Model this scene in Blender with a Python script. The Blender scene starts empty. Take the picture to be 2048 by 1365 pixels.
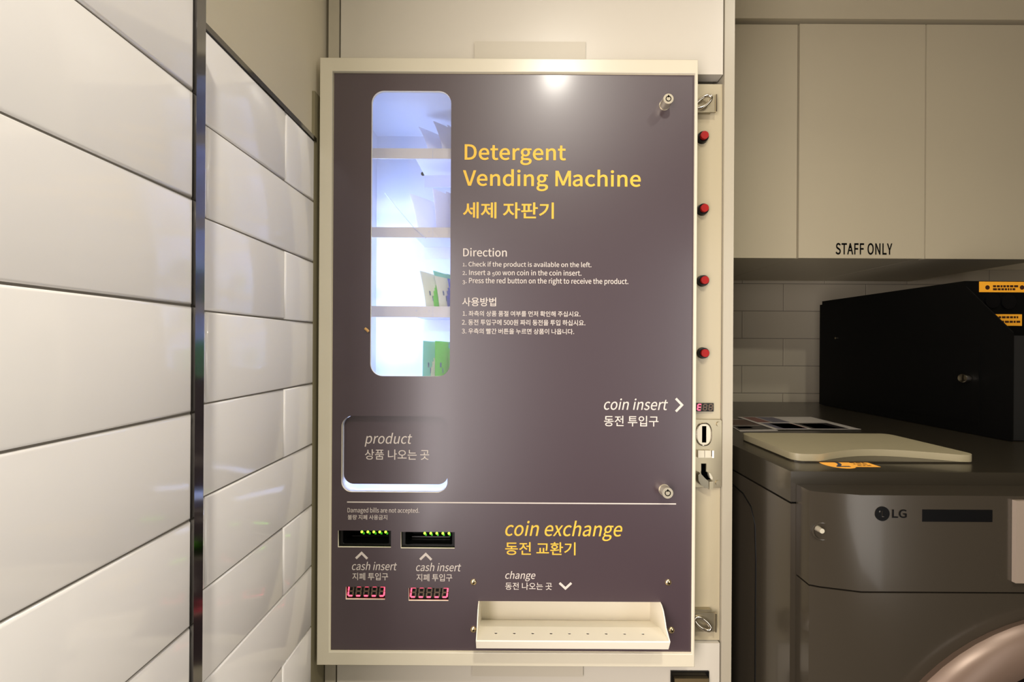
import bpy, bmesh, math, random
from mathutils import Matrix, Vector

SC = bpy.context.scene
COL = SC.collection
random.seed(4)

# ------------------------------------------------------------------ camera, world, lights, exposure
F = 824.0            # focal length in pixels of the 2048 px wide frame
D = 0.687            # distance from the camera to the front of the vending machine (Y = 0)
CZ = 1.165           # camera height
CX, CY = 1029.0, 691.0   # where the depth direction vanishes
ROLL = math.radians(0.33)

cam_data = bpy.data.cameras.new('camera')
cam_data.sensor_width = 36.0
cam_data.lens = F / 2048 * 36.0
cam_data.shift_x = -(CX - 1024) / 2048
cam_data.shift_y = (CY - 682.5) / 2048
cam_data.clip_start = 0.01
cam = bpy.data.objects.new('camera', cam_data)
COL.objects.link(cam)
cam.matrix_world = Matrix.Translation((0, -D, CZ)) @ Matrix.Rotation(math.pi / 2, 4, 'X') @ Matrix.Rotation(ROLL, 4, 'Z')
SC.camera = cam

SC.view_settings.view_transform = 'Standard'
SC.view_settings.look = 'None'
SC.view_settings.exposure = 0.0
SC.view_settings.gamma = 1.0
SC.view_settings.use_curve_mapping = False

world = bpy.data.worlds.new('world')
SC.world = world
world.use_nodes = True
world.node_tree.nodes['Background'].inputs[0].default_value = (1.0, 0.9, 0.75, 1)
world.node_tree.nodes['Background'].inputs[1].default_value = 0.01


def area_light(name, loc, rot, size, power, color, size_y=None, shape='DISK', spread=180):
    l = bpy.data.lights.new(name, 'AREA')
    l.shape = shape
    l.size = size
    if size_y:
        l.size_y = size_y
    l.energy = power
    l.color = color
    l.spread = math.radians(spread)
    o = bpy.data.objects.new(name, l)
    COL.objects.link(o)
    o.location = loc
    o.rotation_euler = rot
    return o


# recessed ceiling downlights and the shop window behind the photographer, plus an added fill for the tile wall
area_light('ceiling_downlight', (0.18, -1.17, 2.385), (0, 0, 0), 0.10, 17.0, (1.0, 0.94, 0.84), spread=140)
area_light('ceiling_downlight_right', (0.88, -0.62, 2.385), (0, 0, 0), 0.10, 4.0, (1.0, 0.94, 0.84), spread=140)
area_light('shop_window_light', (-0.334, -1.09, 1.02), (0, math.radians(-90), 0), 1.22, 39.0, (1.0, 0.91, 0.91), 0.86, 'RECTANGLE')
area_light('added_fill_light', (0.955, -1.28, 1.05), (0, math.radians(90), 0), 1.24, 10.5, (1.0, 0.97, 0.94), 0.78, 'RECTANGLE')  # added area light that brightens the left tile wall; no such source known


# outlines of the lettering: character number, advance, outlines of six numbers per point
GLYPHS = [
[46,253,[127,-12,-34,0,32,0,187,51,0,-37,0,38,127,115,32,0,-34,0,66,51,0,38,0,-37]],
[48,505,[253,-12,-127,0,127,0,461,336,0,-233,0,231,253,679,127,0,-127,0,46,336,0,231,0,-233],[253,56,76,0,-75,0,126,336,0,-196,0,195,253,614,-75,0,76,0,381,336,0,195,0,-196]],
[49,505,[80,0,0,23,122,0,446,0,-122,0,0,23,446,69,0,-23,-45,0,312,69,45,0,0,200,312,667,0,-199,-21,0,249,667,21,0,-37,-21,110,620,59,11,0,-18,110,567,0,18,40,0,229,567,-39,0,0,-166,229,69,0,166,-49,0,80,69,50,0,0,-23]],
[50,505,[40,0,0,16,140,0,460,0,-140,0,0,24,460,72,0,-24,-62,0,275,72,62,0,-34,0,166,66,34,2,156,148,428,483,0,-133,0,119,233,679,119,0,-85,0,36,582,54,59,16,-16,85,534,-16,16,37,45,223,612,-55,0,83,0,346,480,0,76,0,-115,40,49,209,183,0,-16]],
[51,505,[239,-12,-103,0,120,0,454,178,0,-119,0,92,313,348,78,-19,0,1,313,352,0,-1,71,25,432,513,0,-81,0,105,237,679,113,0,-77,0,51,600,50,45,15,-18,96,547,-15,18,38,38,234,612,-54,0,70,0,347,506,0,64,0,-72,162,379,138,0,0,-22,162,315,0,21,155,0,370,181,0,81,0,-76,234,57,80,0,-76,0,69,134,39,-40,-14,-18,26,80,15,18,44,-48]],
[53,505,[239,-12,-105,0,111,0,457,217,0,-146,0,147,256,430,110,0,-40,0,156,403,30,17,5,65,173,596,-6,-64,84,0,424,596,-84,0,0,24,424,667,0,-23,-108,0,100,667,108,0,-7,-103,78,356,8,104,15,-9,123,328,-15,9,38,25,234,367,-45,0,84,0,372,215,0,95,0,-98,230,57,80,0,-77,0,66,131,38,-38,-14,-18,25,76,14,19,45,-44]],
[65,554,[4,0,75,222,28,0,88,0,-28,0,22,68,153,204,-22,-68,81,0,397,204,-81,0,21,-68,461,0,-22,68,29,0,550,0,-30,0,-76,222,323,667,76,-222,-31,0,229,667,32,0,-75,-222],[174,270,67,0,11,35,207,373,-11,-34,23,76,273,599,-21,-78,1,0,277,599,-1,0,22,-77,344,373,-24,76,11,-34,376,270,-11,35,-67,0]],
[67,581,[343,-12,-166,0,87,0,548,84,-53,-61,-15,18,502,137,15,-17,-43,-47,347,62,64,0,-128,0,139,336,0,-168,0,167,350,605,-126,0,57,0,486,543,-35,37,15,18,532,597,-16,-18,-39,43,349,679,81,0,-170,0,53,333,0,216,0,-216]],
[68,626,[92,0,0,222,57,0,262,0,-57,0,201,0,573,336,0,-211,0,213,259,667,204,0,-56,0,92,667,55,0,0,-222],[176,69,25,0,0,177,176,599,0,-177,25,0,251,599,-25,0,158,0,486,336,0,169,0,-168,251,69,158,0,-25,0]],
[70,503,[92,0,0,222,28,0,176,0,-28,0,0,100,176,300,0,-100,85,0,431,300,-85,0,0,23,431,371,0,-24,-85,0,176,371,85,0,0,75,176,596,0,-75,100,0,476,596,-100,0,0,24,476,667,0,-23,-128,0,92,667,128,0,0,-222]],
[71,627,[354,-12,-176,0,89,0,560,66,-43,-45,0,93,560,346,0,-94,-73,0,340,346,74,0,0,-23,340,276,0,23,48,0,482,276,-47,0,0,-58,482,101,0,58,-26,-25,362,62,48,0,-143,0,139,336,0,-168,0,167,361,605,-134,0,67,0,505,543,-33,34,15,18,551,597,-15,-18,-38,40,359,679,93,0,-177,0,53,333,0,216,0,-216]],
[73,267,[92,0,0,222,28,0,176,0,-28,0,0,222,176,667,0,-222,-28,0,92,667,28,0,0,-222]],
[76,494,[92,0,0,222,125,0,468,0,-125,0,0,24,468,72,0,-24,-97,0,176,72,97,0,0,198,176,667,0,-198,-28,0,92,667,28,0,0,-222]],
[77,739,[92,0,0,222,25,0,168,0,-26,0,0,123,168,370,0,-124,0,57,157,566,5,-58,1,0,160,566,-1,0,18,-50,214,414,-18,51,42,-115,340,67,-42,116,19,0,397,67,-19,0,42,116,523,414,-42,-115,17,51,576,566,-18,-50,1,0,580,566,-1,0,-5,-58,569,370,0,57,0,-124,569,0,0,123,26,0,647,0,-26,0,0,222,647,667,0,-222,-33,0,546,667,34,0,-42,-119,419,310,42,119,-16,-45,372,171,18,47,-1,0,369,171,1,0,-17,47,320,310,18,-45,-42,119,193,667,42,-119,-34,0,92,667,34,0,0,-222]],
[78,658,[92,0,0,222,26,0,171,0,-26,0,0,117,171,350,0,-116,0,71,161,559,4,-67,1,0,165,559,-1,0,24,-46,237,421,-24,46,81,-140,480,0,-81,140,29,0,566,0,-29,0,0,222,566,667,0,-222,-26,0,486,667,27,0,0,-115,486,320,0,116,0,-69,498,109,-5,67,-2,0,493,109,2,0,-24,46,421,247,24,-46,-81,140,178,667,81,-140,-29,0,92,667,28,0,0,-222]],
[79,675,[338,-12,-168,0,167,0,623,336,0,-214,0,214,338,679,167,0,-168,0,53,336,0,214,0,-214],[338,62,120,0,-120,0,139,336,0,-167,0,167,338,605,-120,0,120,0,536,336,0,167,0,-167]],
[80,576,[92,0,0,222,28,0,176,0,-28,0,0,89,176,266,0,-89,36,0,286,266,-37,0,146,0,532,472,0,-142,0,145,282,667,150,0,-63,0,92,667,63,0,0,-222],[176,334,33,0,0,88,176,599,0,-88,32,0,271,599,-32,0,118,0,448,472,0,97,0,-96,275,334,117,0,-33,0]],
[83,543,[277,-12,-95,0,139,0,503,178,0,-106,0,99,366,356,77,-34,-32,14,271,397,32,-14,-52,22,160,509,0,-66,0,59,285,605,-76,0,62,0,437,543,-41,39,15,18,481,597,-15,-18,-47,48,285,679,79,0,-121,0,75,503,0,102,0,-98,210,331,-62,27,32,-14,306,289,-32,14,64,-28,418,170,0,69,0,-64,278,62,88,0,-70,0,94,145,47,-50,-17,-20,44,86,16,20,57,-60]],
[84,545,[230,0,0,199,29,0,315,0,-28,0,0,199,315,596,0,-198,67,0,517,596,-67,0,0,24,517,667,0,-23,-163,0,28,667,163,0,0,-23,28,596,0,24,68,0,230,596,-67,0,0,-198]],
[86,523,[214,0,-71,222,32,0,311,0,-32,0,71,222,523,667,-70,-222,-28,0,438,667,28,0,-36,-120,330,306,36,120,-22,-78,266,86,25,78,-1,0,262,86,1,0,-24,78,198,306,22,-78,-37,120,89,667,36,-120,-29,0,1,667,29,0,71,-222]],
[89,483,[199,0,0,86,28,0,283,0,-28,0,0,86,283,259,0,-87,67,136,484,667,-67,-136,-29,0,397,667,29,0,-29,-63,311,479,29,63,-21,-49,244,332,24,50,-1,0,240,332,2,0,-23,50,175,479,22,-49,-29,63,88,667,29,-63,-29,0,-1,667,30,0,67,-136,199,259,-66,136,0,-87]],
[97,513,[198,-12,-83,0,61,0,361,59,-47,-39,1,0,364,59,-1,0,3,-20,371,0,-2,20,23,0,440,0,-23,0,0,101,440,304,0,-101,0,123,269,507,121,0,-81,0,75,442,44,30,10,-19,107,385,-11,19,39,26,255,438,-57,0,81,0,357,313,0,64,-210,-24,54,128,0,108,0,-89],[221,56,48,0,-49,0,134,134,0,-57,0,64,357,258,-167,-19,0,-46,357,120,0,46,-48,-43]],
[98,563,[301,-12,-45,0,113,0,516,255,0,-169,0,153,320,507,127,0,-56,0,164,438,45,38,1,29,168,526,-2,-29,0,66,168,725,0,-67,-28,0,84,725,28,0,0,-242,84,0,0,242,22,0,150,0,-22,0,3,17,157,51,-2,-17,2,0,161,51,-1,0,43,-39],[288,58,82,0,-33,0,168,109,42,-38,0,87,168,370,0,-87,46,43,299,437,-41,0,94,0,430,254,0,110,0,-122]],
[99,464,[279,-12,-132,0,59,0,439,50,-45,-38,-12,19,402,107,13,-19,-31,-28,286,57,45,0,-91,0,133,247,0,-114,0,114,289,437,-91,0,38,0,387,394,-28,26,14,18,429,449,-14,-18,-35,31,285,507,65,0,-128,0,47,247,0,164,0,-164]],
[100,564,[252,-12,-124,0,59,0,402,58,-38,-38,1,0,405,58,-1,0,3,-19,412,0,-2,19,23,0,481,0,-23,0,0,242,481,725,0,-242,-28,0,397,725,28,0,0,-64,397,534,0,64,1,-28,401,450,-1,28,-43,35,262,507,58,0,-113,0,48,247,0,160,0,-165],[270,58,46,0,-86,0,134,248,0,-120,0,113,277,437,-79,0,41,0,397,385,-41,37,0,-86,397,126,0,86,-41,-46]],
[101,504,[284,-12,-132,0,66,0,446,38,-43,-28,-10,19,417,94,10,-19,-37,-25,293,55,48,0,-94,0,129,228,6,-106,111,0,462,228,-111,0,2,12,466,275,0,-18,0,141,269,507,126,0,-113,0,47,247,0,161,0,-163],[128,287,89,0,10,98,270,441,-70,0,78,0,393,287,0,100,-88,0]],
[102,296,[30,427,0,21,22,0,97,427,-22,0,0,-142,97,0,0,142,28,0,180,0,-27,0,0,142,180,427,0,-142,35,0,285,427,-35,0,0,22,285,494,0,-22,-35,0,180,494,35,0,0,26,180,573,0,-26,0,63,250,670,-47,0,18,0,306,656,-18,9,6,22,324,721,-6,-22,-23,9,241,736,31,0,-98,0,97,574,0,100,0,-27,97,494,0,27,-22,-1,30,490,22,1,0,-21]],
[103,513,[250,-228,-120,0,153,0,501,-56,0,-92,0,81,329,61,113,0,-33,0,231,61,33,0,-66,0,145,115,0,-31,0,27,177,174,-19,-16,21,-11,249,157,-23,0,102,0,431,329,0,-106,0,42,391,431,23,-23,33,0,492,431,-34,0,0,21,492,494,0,-21,-58,0,320,494,57,0,-18,8,249,507,29,0,-99,0,65,330,0,109,0,-59,129,198,-33,25,0,-2,129,194,0,1,-26,-18,75,102,0,41,0,-39,119,21,-25,15,0,-2,119,16,0,2,-46,-28,46,-96,0,43,0,-84],[249,213,58,0,-56,0,145,330,0,-71,0,73,249,446,-57,0,60,0,355,330,0,73,0,-71],[262,-170,96,0,-90,0,119,-84,0,-53,0,28,169,0,-35,-25,22,-5,233,-7,-18,0,29,0,319,-7,-29,0,65,0,419,-70,0,46,0,-51]],
[104,553,[84,0,0,242,28,0,168,0,-28,0,0,120,168,359,0,-120,49,50,302,434,-51,0,66,0,396,302,0,93,0,-101,396,0,0,101,28,0,479,0,-28,0,0,104,479,313,0,-104,0,126,328,507,104,0,-68,0,164,424,45,46,1,34,168,526,-2,-34,0,66,168,725,0,-67,-28,0,84,725,28,0,0,-242]],
[105,250,[84,0,0,165,28,0,168,0,-28,0,0,165,168,494,0,-164,-28,0,84,494,28,0,0,-164],[126,596,-33,0,32,0,181,652,0,-34,0,32,126,706,32,0,-33,0,71,652,0,32,0,-34]],
[107,503,[84,0,0,242,27,0,166,0,-28,0,0,43,166,130,0,-43,31,36,259,239,-31,-37,48,-80,403,0,-48,80,30,0,493,0,-30,0,-62,98,307,295,62,-98,55,66,472,494,-55,-66,-31,0,379,494,31,0,-70,-86,169,234,70,87,-1,0,166,234,1,0,0,164,166,725,0,-164,-28,0,84,725,27,0,0,-242]],
[108,259,[171,-12,-62,0,23,0,219,-5,-11,-3,-4,22,208,59,4,-21,-10,-2,190,57,5,0,-12,0,168,93,0,-26,0,210,168,725,0,-211,-28,0,84,725,28,0,0,-209,84,98,0,209,0,-70]],
[109,843,[84,0,0,165,28,0,168,0,-28,0,0,120,168,359,0,-120,44,51,291,434,-37,0,63,0,383,302,0,93,0,-101,383,0,0,101,28,0,466,0,-28,0,0,120,466,359,0,-120,47,51,591,434,-38,0,63,0,683,302,0,93,0,-101,683,0,0,101,27,0,766,0,-28,0,0,104,766,313,0,-104,0,126,616,507,101,0,-61,0,452,412,52,56,-20,59,316,507,76,0,-59,0,162,422,44,48,-1,0,160,422,1,0,-3,24,152,494,3,-24,-23,0,84,494,23,0,0,-164]],
[110,555,[84,0,0,165,28,0,168,0,-28,0,0,120,168,359,0,-120,49,50,302,434,-51,0,66,0,396,302,0,93,0,-101,396,0,0,101,28,0,479,0,-28,0,0,104,479,313,0,-104,0,126,328,507,104,0,-68,0,162,422,46,48,-1,0,160,422,1,0,-3,24,152,494,3,-24,-23,0,84,494,23,0,0,-164]],
[111,552,[276,-12,-121,0,121,0,504,247,0,-164,0,164,276,507,121,0,-121,0,47,247,0,164,0,-164],[276,57,85,0,-86,0,133,247,0,-114,0,114,276,437,-86,0,85,0,420,247,0,114,0,-114]],
[112,564,[84,-208,0,234,28,0,168,-208,-28,0,0,55,168,-41,0,-56,-1,29,165,46,1,-29,44,-38,301,-12,-44,0,113,0,516,255,0,-169,0,153,320,507,127,0,-58,0,162,437,45,37,-1,0,160,437,1,0,-3,19,152,494,3,-19,-23,0,84,494,23,0,0,-234],[288,58,82,0,-33,0,168,109,43,-38,0,87,168,370,0,-87,47,43,299,437,-41,0,94,0,430,254,0,110,0,-122]],
[114,353,[84,0,0,165,28,0,168,0,-28,0,0,106,168,318,0,-106,32,83,291,432,-41,0,21,0,340,424,-17,6,5,24,355,496,-5,-24,-15,8,302,507,22,0,-54,0,162,404,35,63,-1,0,160,404,1,0,-3,30,152,494,3,-30,-23,0,84,494,23,0,0,-164]],
[115,426,[213,-12,-70,0,117,0,392,135,0,-80,0,94,242,285,72,-27,-55,21,136,371,0,-47,0,39,228,442,-63,0,43,0,340,399,-34,24,13,17,380,451,-14,-18,-38,31,227,507,61,0,-109,0,56,367,0,78,0,-85,200,224,-69,25,55,-20,313,130,0,50,0,-43,216,53,65,0,-59,0,69,112,44,-36,-13,-19,29,56,13,19,47,-39]],
[116,343,[239,-12,-105,0,30,0,330,6,-28,-9,-5,21,314,69,6,-21,-16,-7,258,56,18,0,-58,0,181,150,0,-60,0,92,181,427,0,-92,45,0,316,427,-45,0,0,22,316,494,0,-22,-45,0,181,494,45,0,0,47,181,634,0,-47,-23,0,112,634,23,0,-3,-47,103,494,3,47,-26,-1,25,490,26,1,0,-21,25,427,0,21,24,0,98,427,-24,0,0,-91,98,153,0,91,0,-99]],
[117,553,[229,-12,-105,0,67,0,391,77,-46,-53,1,0,394,77,-1,0,2,-25,401,0,-3,26,23,0,470,0,-23,0,0,165,470,494,0,-164,-28,0,387,494,28,0,0,-117,387,144,0,117,-47,-58,253,60,51,0,-65,0,160,191,0,-92,0,101,160,494,0,-101,-28,0,76,494,28,0,0,-104,76,181,0,105,0,-126]],
[118,474,[190,0,-59,165,33,0,288,0,-33,0,58,165,462,494,-58,-164,-27,0,381,494,27,0,-32,-93,287,213,31,94,-15,-48,241,67,15,48,-1,0,237,67,1,0,-15,48,191,213,16,-48,-31,94,98,494,31,-93,-29,0,12,494,29,0,59,-164]],
[119,730,[162,0,-46,165,32,0,259,0,-33,0,23,88,329,265,-24,-88,12,47,362,409,-11,-50,2,0,367,409,-2,0,12,-50,401,267,-13,46,23,-89,472,0,-24,89,33,0,573,0,-34,0,44,165,706,494,-44,-164,-26,0,626,494,27,0,-24,-95,554,208,24,96,-11,-47,524,71,10,46,-1,0,520,71,1,0,-12,46,485,208,12,-47,-26,96,408,494,26,-95,-27,0,327,494,27,0,-26,-95,249,208,26,96,-11,-47,217,71,10,46,-2,0,212,71,2,0,-10,46,183,208,10,-47,-25,96,109,494,25,-95,-28,0,25,494,28,0,45,-164]],
[120,453,[14,0,54,86,29,0,101,0,-29,0,22,39,168,116,-23,-39,17,30,218,204,-18,-28,1,0,222,204,-1,0,19,-28,276,116,-17,30,24,-39,349,0,-25,39,30,0,440,0,-31,0,-55,83,277,249,54,-83,50,82,427,494,-50,-81,-29,0,340,494,29,0,-20,-36,279,386,21,36,-15,-28,236,303,14,28,-2,0,231,303,2,0,-16,28,183,386,15,-28,-22,36,117,494,22,-36,-31,0,26,494,30,0,50,-79,177,258,-50,79,-55,-86]],
[44036,838,[608,753,26,0,0,-201,608,151,0,201,26,0,685,151,-26,0,0,96,685,440,0,-96,40,0,806,440,-41,0,0,21,806,503,0,-21,-41,0,685,503,40,0,0,84,685,753,0,-83,-26,0],[80,689,128,0,0,-21,80,626,0,21,101,0,381,626,-100,0,-14,-144,46,306,195,61,11,-20,78,245,-10,20,237,75,463,689,0,-213,-127,0],[171,212,25,0,0,-88,171,-53,0,89,183,0,720,-53,-183,0,0,21,720,9,0,-21,-158,0,247,9,158,0,0,68,247,212,0,-68,-25,0]],
[44275,838,[134,713,187,0,0,-20,134,653,0,20,162,0,620,653,-162,0,0,-59,599,432,21,94,25,-3,674,423,-25,3,21,97,695,655,0,-62,0,19,695,713,0,-20,-187,0],[351,533,25,0,0,-56,351,367,0,55,-101,0,46,367,102,0,0,-20,46,306,0,20,248,0,788,306,-247,0,0,20,788,367,0,-20,-120,0,426,367,121,0,0,55,426,533,0,-56,-25,0],[376,240,25,0,0,-12,376,204,0,12,0,-108,99,-8,150,22,10,-20,127,-67,-9,19,126,20,414,100,-50,-88,50,-88,701,-67,-126,20,10,19,730,-8,-10,-20,-151,22,452,204,0,-108,0,12,452,240,0,-12,-25,0]],
[44368,838,[123,670,193,0,0,-21,123,608,0,21,168,0,628,608,-168,0,0,-9,628,580,0,9,0,-103,599,222,29,147,25,-3,674,214,-25,3,29,154,703,580,0,-106,0,30,703,670,0,-30,-193,0],[432,379,24,0,0,-91,432,107,0,91,-43,0,303,107,43,0,0,91,303,379,0,-91,-25,0,228,379,25,0,0,-91,228,107,0,91,-61,0,46,107,60,0,0,-21,46,45,0,21,247,0,789,45,-248,0,0,21,789,107,0,-21,-94,0,506,107,95,0,0,91,506,379,0,-91,-25,0]],
[44396,838,[46,346,182,0,0,-21,46,283,0,21,110,0,378,283,-111,0,0,-118,378,-72,0,118,25,0,453,-72,-25,0,0,118,453,283,0,-118,112,0,789,283,-112,0,0,21,789,346,0,-21,-40,0,669,346,40,0,23,118,692,627,0,-77,0,24,692,699,0,-24,-185,0,138,699,185,0,0,-20,138,638,0,20,160,0,617,638,-159,0,0,-3,617,627,0,4,0,-76,592,346,25,117,-182,0]],
[44552,838,[137,232,187,0,0,-97,137,-60,0,97,187,0,698,-60,-187,0,0,97,698,232,0,-97,-187,0],[624,172,-138,0,0,-57,624,2,0,57,-138,0,211,2,138,0,0,57,211,172,0,-57,138,0],[46,406,183,0,0,-21,46,344,0,21,248,0,792,344,-249,0,0,21,792,406,0,-21,-40,0,673,406,40,0,23,103,696,648,0,-64,0,21,696,709,0,-20,-186,0,140,709,185,0,0,-20,140,647,0,21,160,0,621,647,-160,0,0,-64,597,406,24,103,-184,0]],
[44592,838,[645,753,26,0,0,-275,645,-71,0,275,26,0,721,-71,-25,0,0,275,721,753,0,-275,-25,0],[94,664,128,0,0,-21,94,603,0,20,103,0,402,603,-102,0,-15,-197,56,144,220,105,13,-20,96,83,-14,20,275,134,479,664,0,-238,-129,0]],
[45208,838,[603,753,25,0,0,-274,603,-70,0,274,25,0,678,-70,-25,0,0,144,678,361,0,-143,44,0,809,361,-43,0,0,21,809,424,0,-21,-43,0,678,424,44,0,0,110,678,753,0,-110,-25,0],[78,201,0,157,0,-21,78,138,0,21,22,0,144,138,-22,0,125,0,535,175,-140,-28,-3,21,526,239,3,-22,-133,-28,153,201,118,1,0,157,153,672,0,-157,-25,0,78,672,25,0,0,-157]],
[45572,838,[141,711,25,0,0,-99,141,414,0,99,188,0,706,414,-189,0,0,21,706,476,0,-21,-163,0,217,476,163,0,0,78,217,711,0,-78,-26,0],[46,291,248,0,0,-21,46,229,0,20,110,0,378,229,-111,0,0,-100,378,-71,0,100,25,0,453,-71,-25,0,0,100,453,229,0,-100,113,0,792,229,-113,0,0,20,792,291,0,-21,-249,0]],
[45716,838,[45,333,248,0,0,-20,45,272,0,21,248,0,791,272,-249,0,0,21,791,333,0,-20,-249,0],[146,723,25,0,0,-93,146,444,0,93,186,0,706,444,-187,0,0,21,706,505,0,-20,-162,0,220,505,162,0,0,73,220,723,0,-73,-25,0],[140,189,25,0,0,-80,140,-51,0,80,190,0,710,-51,-190,0,0,21,710,11,0,-21,-165,0,216,11,165,0,0,59,216,189,0,-59,-25,0]],
[45768,838,[645,753,24,0,0,-275,645,-71,0,275,24,0,719,-71,-25,0,0,275,719,753,0,-275,-25,0],[97,207,0,155,0,-22,97,141,0,22,23,0,165,141,-23,0,130,0,569,181,-144,-30,-3,21,559,245,3,-21,-136,-27,172,207,124,0,0,155,172,672,0,-155,-25,0,97,672,25,0,0,-155]],
[45796,838,[603,753,25,0,0,-275,603,-72,0,275,25,0,678,-72,-25,0,0,146,678,365,0,-146,45,0,813,365,-45,0,0,21,813,428,0,-21,-45,0,678,428,45,0,0,108,678,753,0,-108,-25,0],[81,673,127,0,0,-180,81,134,0,179,22,0,146,134,-22,0,154,0,535,161,-127,-23,-3,22,526,226,3,-22,-120,-22,156,198,145,0,0,137,156,611,0,-138,102,0,462,611,-102,0,0,20,462,673,0,-21,-127,0]],
[46041,838,[417,227,176,0,-176,0,135,78,0,95,0,-94,417,-70,-176,0,176,0,698,78,0,-94,0,95],[417,168,-129,0,128,0,623,78,0,57,0,-57,417,-11,128,0,-129,0,211,78,0,-57,0,57],[139,715,186,0,0,-91,139,442,0,91,81,0,381,442,-81,0,0,-32,381,347,0,31,-112,0,46,347,111,0,0,-20,46,286,0,20,248,0,790,286,-248,0,0,20,790,347,0,-20,-112,0,454,347,112,0,0,31,454,442,0,-32,83,0,703,442,-83,0,0,20,703,503,0,-21,-163,0,214,503,163,0,0,50,214,655,0,-51,161,0,697,655,-161,0,0,20,697,715,0,-20,-186,0]],
[47049,838,[421,230,168,0,-168,0,150,80,0,95,0,-95,421,-69,-168,0,168,0,692,80,0,-95,0,95],[421,171,-122,0,123,0,618,80,0,57,0,-57,421,-11,123,0,-122,0,224,80,0,-57,0,57],[609,752,25,0,0,-166,609,254,0,166,25,0,685,254,-26,0,0,45,685,388,0,-45,40,0,807,388,-41,0,0,21,807,452,0,-22,-41,0,685,452,40,0,0,36,685,561,0,-37,40,0,807,561,-41,0,0,21,807,625,0,-22,-41,0,685,625,40,0,0,42,685,752,0,-43,-26,0],[79,701,124,0,0,-20,79,640,0,20,99,0,376,640,-99,0,0,-35,376,536,0,35,-98,0,81,536,98,0,0,-78,81,302,0,78,22,0,146,302,-22,0,153,0,537,330,-130,-23,-2,20,530,391,2,-20,-126,-20,156,365,144,0,0,38,156,478,0,-38,98,0,450,478,-98,0,0,74,450,701,0,-74,-124,0]],
[47476,838,[46,96,248,0,0,-21,46,33,0,21,248,0,792,33,-249,0,0,21,792,96,0,-21,-249,0],[138,307,0,64,0,-21,138,246,0,20,194,0,718,246,-193,0,0,20,718,307,0,-21,-168,0,213,307,168,0,0,44,213,440,0,-45,162,0,699,440,-162,0,0,83,699,690,0,-83,-187,0,137,690,187,0,0,-21,137,628,0,21,162,0,625,628,-163,0,0,-42,625,501,0,42,-163,0,138,501,162,0,0,-65]],
[47484,838,[45,371,248,0,0,-20,45,312,0,20,248,0,791,312,-249,0,0,20,791,371,0,-20,-249,0],[136,-5,0,42,0,-19,136,-60,0,18,196,0,725,-60,-197,0,0,18,725,-5,0,-19,-172,0,210,-5,172,0,0,25,210,71,0,-25,163,0,698,71,-162,0,0,59,698,247,0,-59,-188,0,134,247,188,0,0,-18,134,192,0,18,163,0,624,192,-164,0,0,-23,624,123,0,23,-163,0,136,123,162,0,0,-43],[141,486,0,41,0,-18,141,432,0,18,190,0,710,432,-190,0,0,18,710,486,0,-18,-165,0,216,486,165,0,0,24,216,557,0,-24,160,0,696,557,-160,0,0,57,696,728,0,-57,-186,0,139,728,186,0,0,-18,139,675,0,17,161,0,621,675,-161,0,0,-23,621,608,0,22,-160,0,141,608,160,0,0,-41]],
[47532,838,[645,753,25,0,0,-275,645,-72,0,275,25,0,720,-72,-25,0,0,275,720,753,0,-275,-25,0],[91,676,127,0,0,-20,91,614,0,21,101,0,395,614,-101,0,0,-57,395,443,0,57,-101,0,93,443,101,0,0,-105,93,127,0,106,23,0,161,127,-23,0,142,0,575,157,-148,-24,-2,21,568,219,2,-20,-144,-22,169,190,135,0,0,64,169,382,0,-64,101,0,472,382,-101,0,0,98,472,676,0,-98,-127,0]],
[47676,838,[385,620,-76,0,0,-87,385,359,0,87,-76,0,157,359,76,0,0,87,157,620,0,-87,76,0],[647,752,25,0,0,-76,647,523,0,77,-63,0,459,523,63,0,0,53,459,681,0,-53,-125,0,84,681,125,0,0,-128,84,298,0,127,125,0,459,298,-125,0,0,55,459,462,0,-54,63,0,647,462,-63,0,0,-103,647,151,0,104,25,0,723,151,-25,0,0,200,723,752,0,-200,-25,0],[198,206,24,0,0,-86,198,-53,0,86,182,0,746,-53,-183,0,0,21,746,9,0,-21,-158,0,272,9,158,0,0,66,272,206,0,-66,-25,0]],
[47732,838,[385,620,-76,0,0,-88,385,356,0,88,-76,0,157,356,76,0,0,88,157,620,0,-88,76,0],[459,545,0,-38,63,0,647,545,-63,0,0,-38,647,432,0,37,-63,0,459,432,63,0,0,37],[647,752,25,0,0,-48,647,608,0,48,-63,0,459,608,63,0,0,24,459,681,0,-24,-125,0,84,681,125,0,0,-128,84,296,0,128,125,0,459,296,-125,0,0,24,459,370,0,-25,63,0,647,370,-63,0,0,-73,647,151,0,73,25,0,723,151,-25,0,0,200,723,752,0,-200,-25,0],[194,205,25,0,0,-86,194,-53,0,86,183,0,742,-53,-183,0,0,21,742,9,0,-21,-158,0,269,9,158,0,0,65,269,205,0,-65,-25,0]],
[48169,838,[422,236,168,0,-168,0,151,84,0,95,0,-98,422,-70,-168,0,168,0,692,84,0,-98,0,95],[422,176,-122,0,122,0,618,84,0,58,0,-59,422,-10,122,0,-122,0,226,84,0,-59,0,58],[79,701,25,0,0,-127,79,321,0,127,127,0,461,321,-128,0,0,127,461,701,0,-127,-25,0,386,701,25,0,0,-41,386,577,0,41,-77,0,154,577,77,0,0,41,154,701,0,-41,-25,0],[154,517,0,-45,77,0,386,517,-77,0,0,-45,386,382,0,45,-77,0,154,382,77,0,0,45],[609,753,25,0,0,-165,609,259,0,164,25,0,685,259,-26,0,0,74,685,482,0,-74,40,0,806,482,-41,0,0,22,806,546,0,-21,-41,0,685,546,40,0,0,69,685,753,0,-69,-26,0]],
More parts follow.
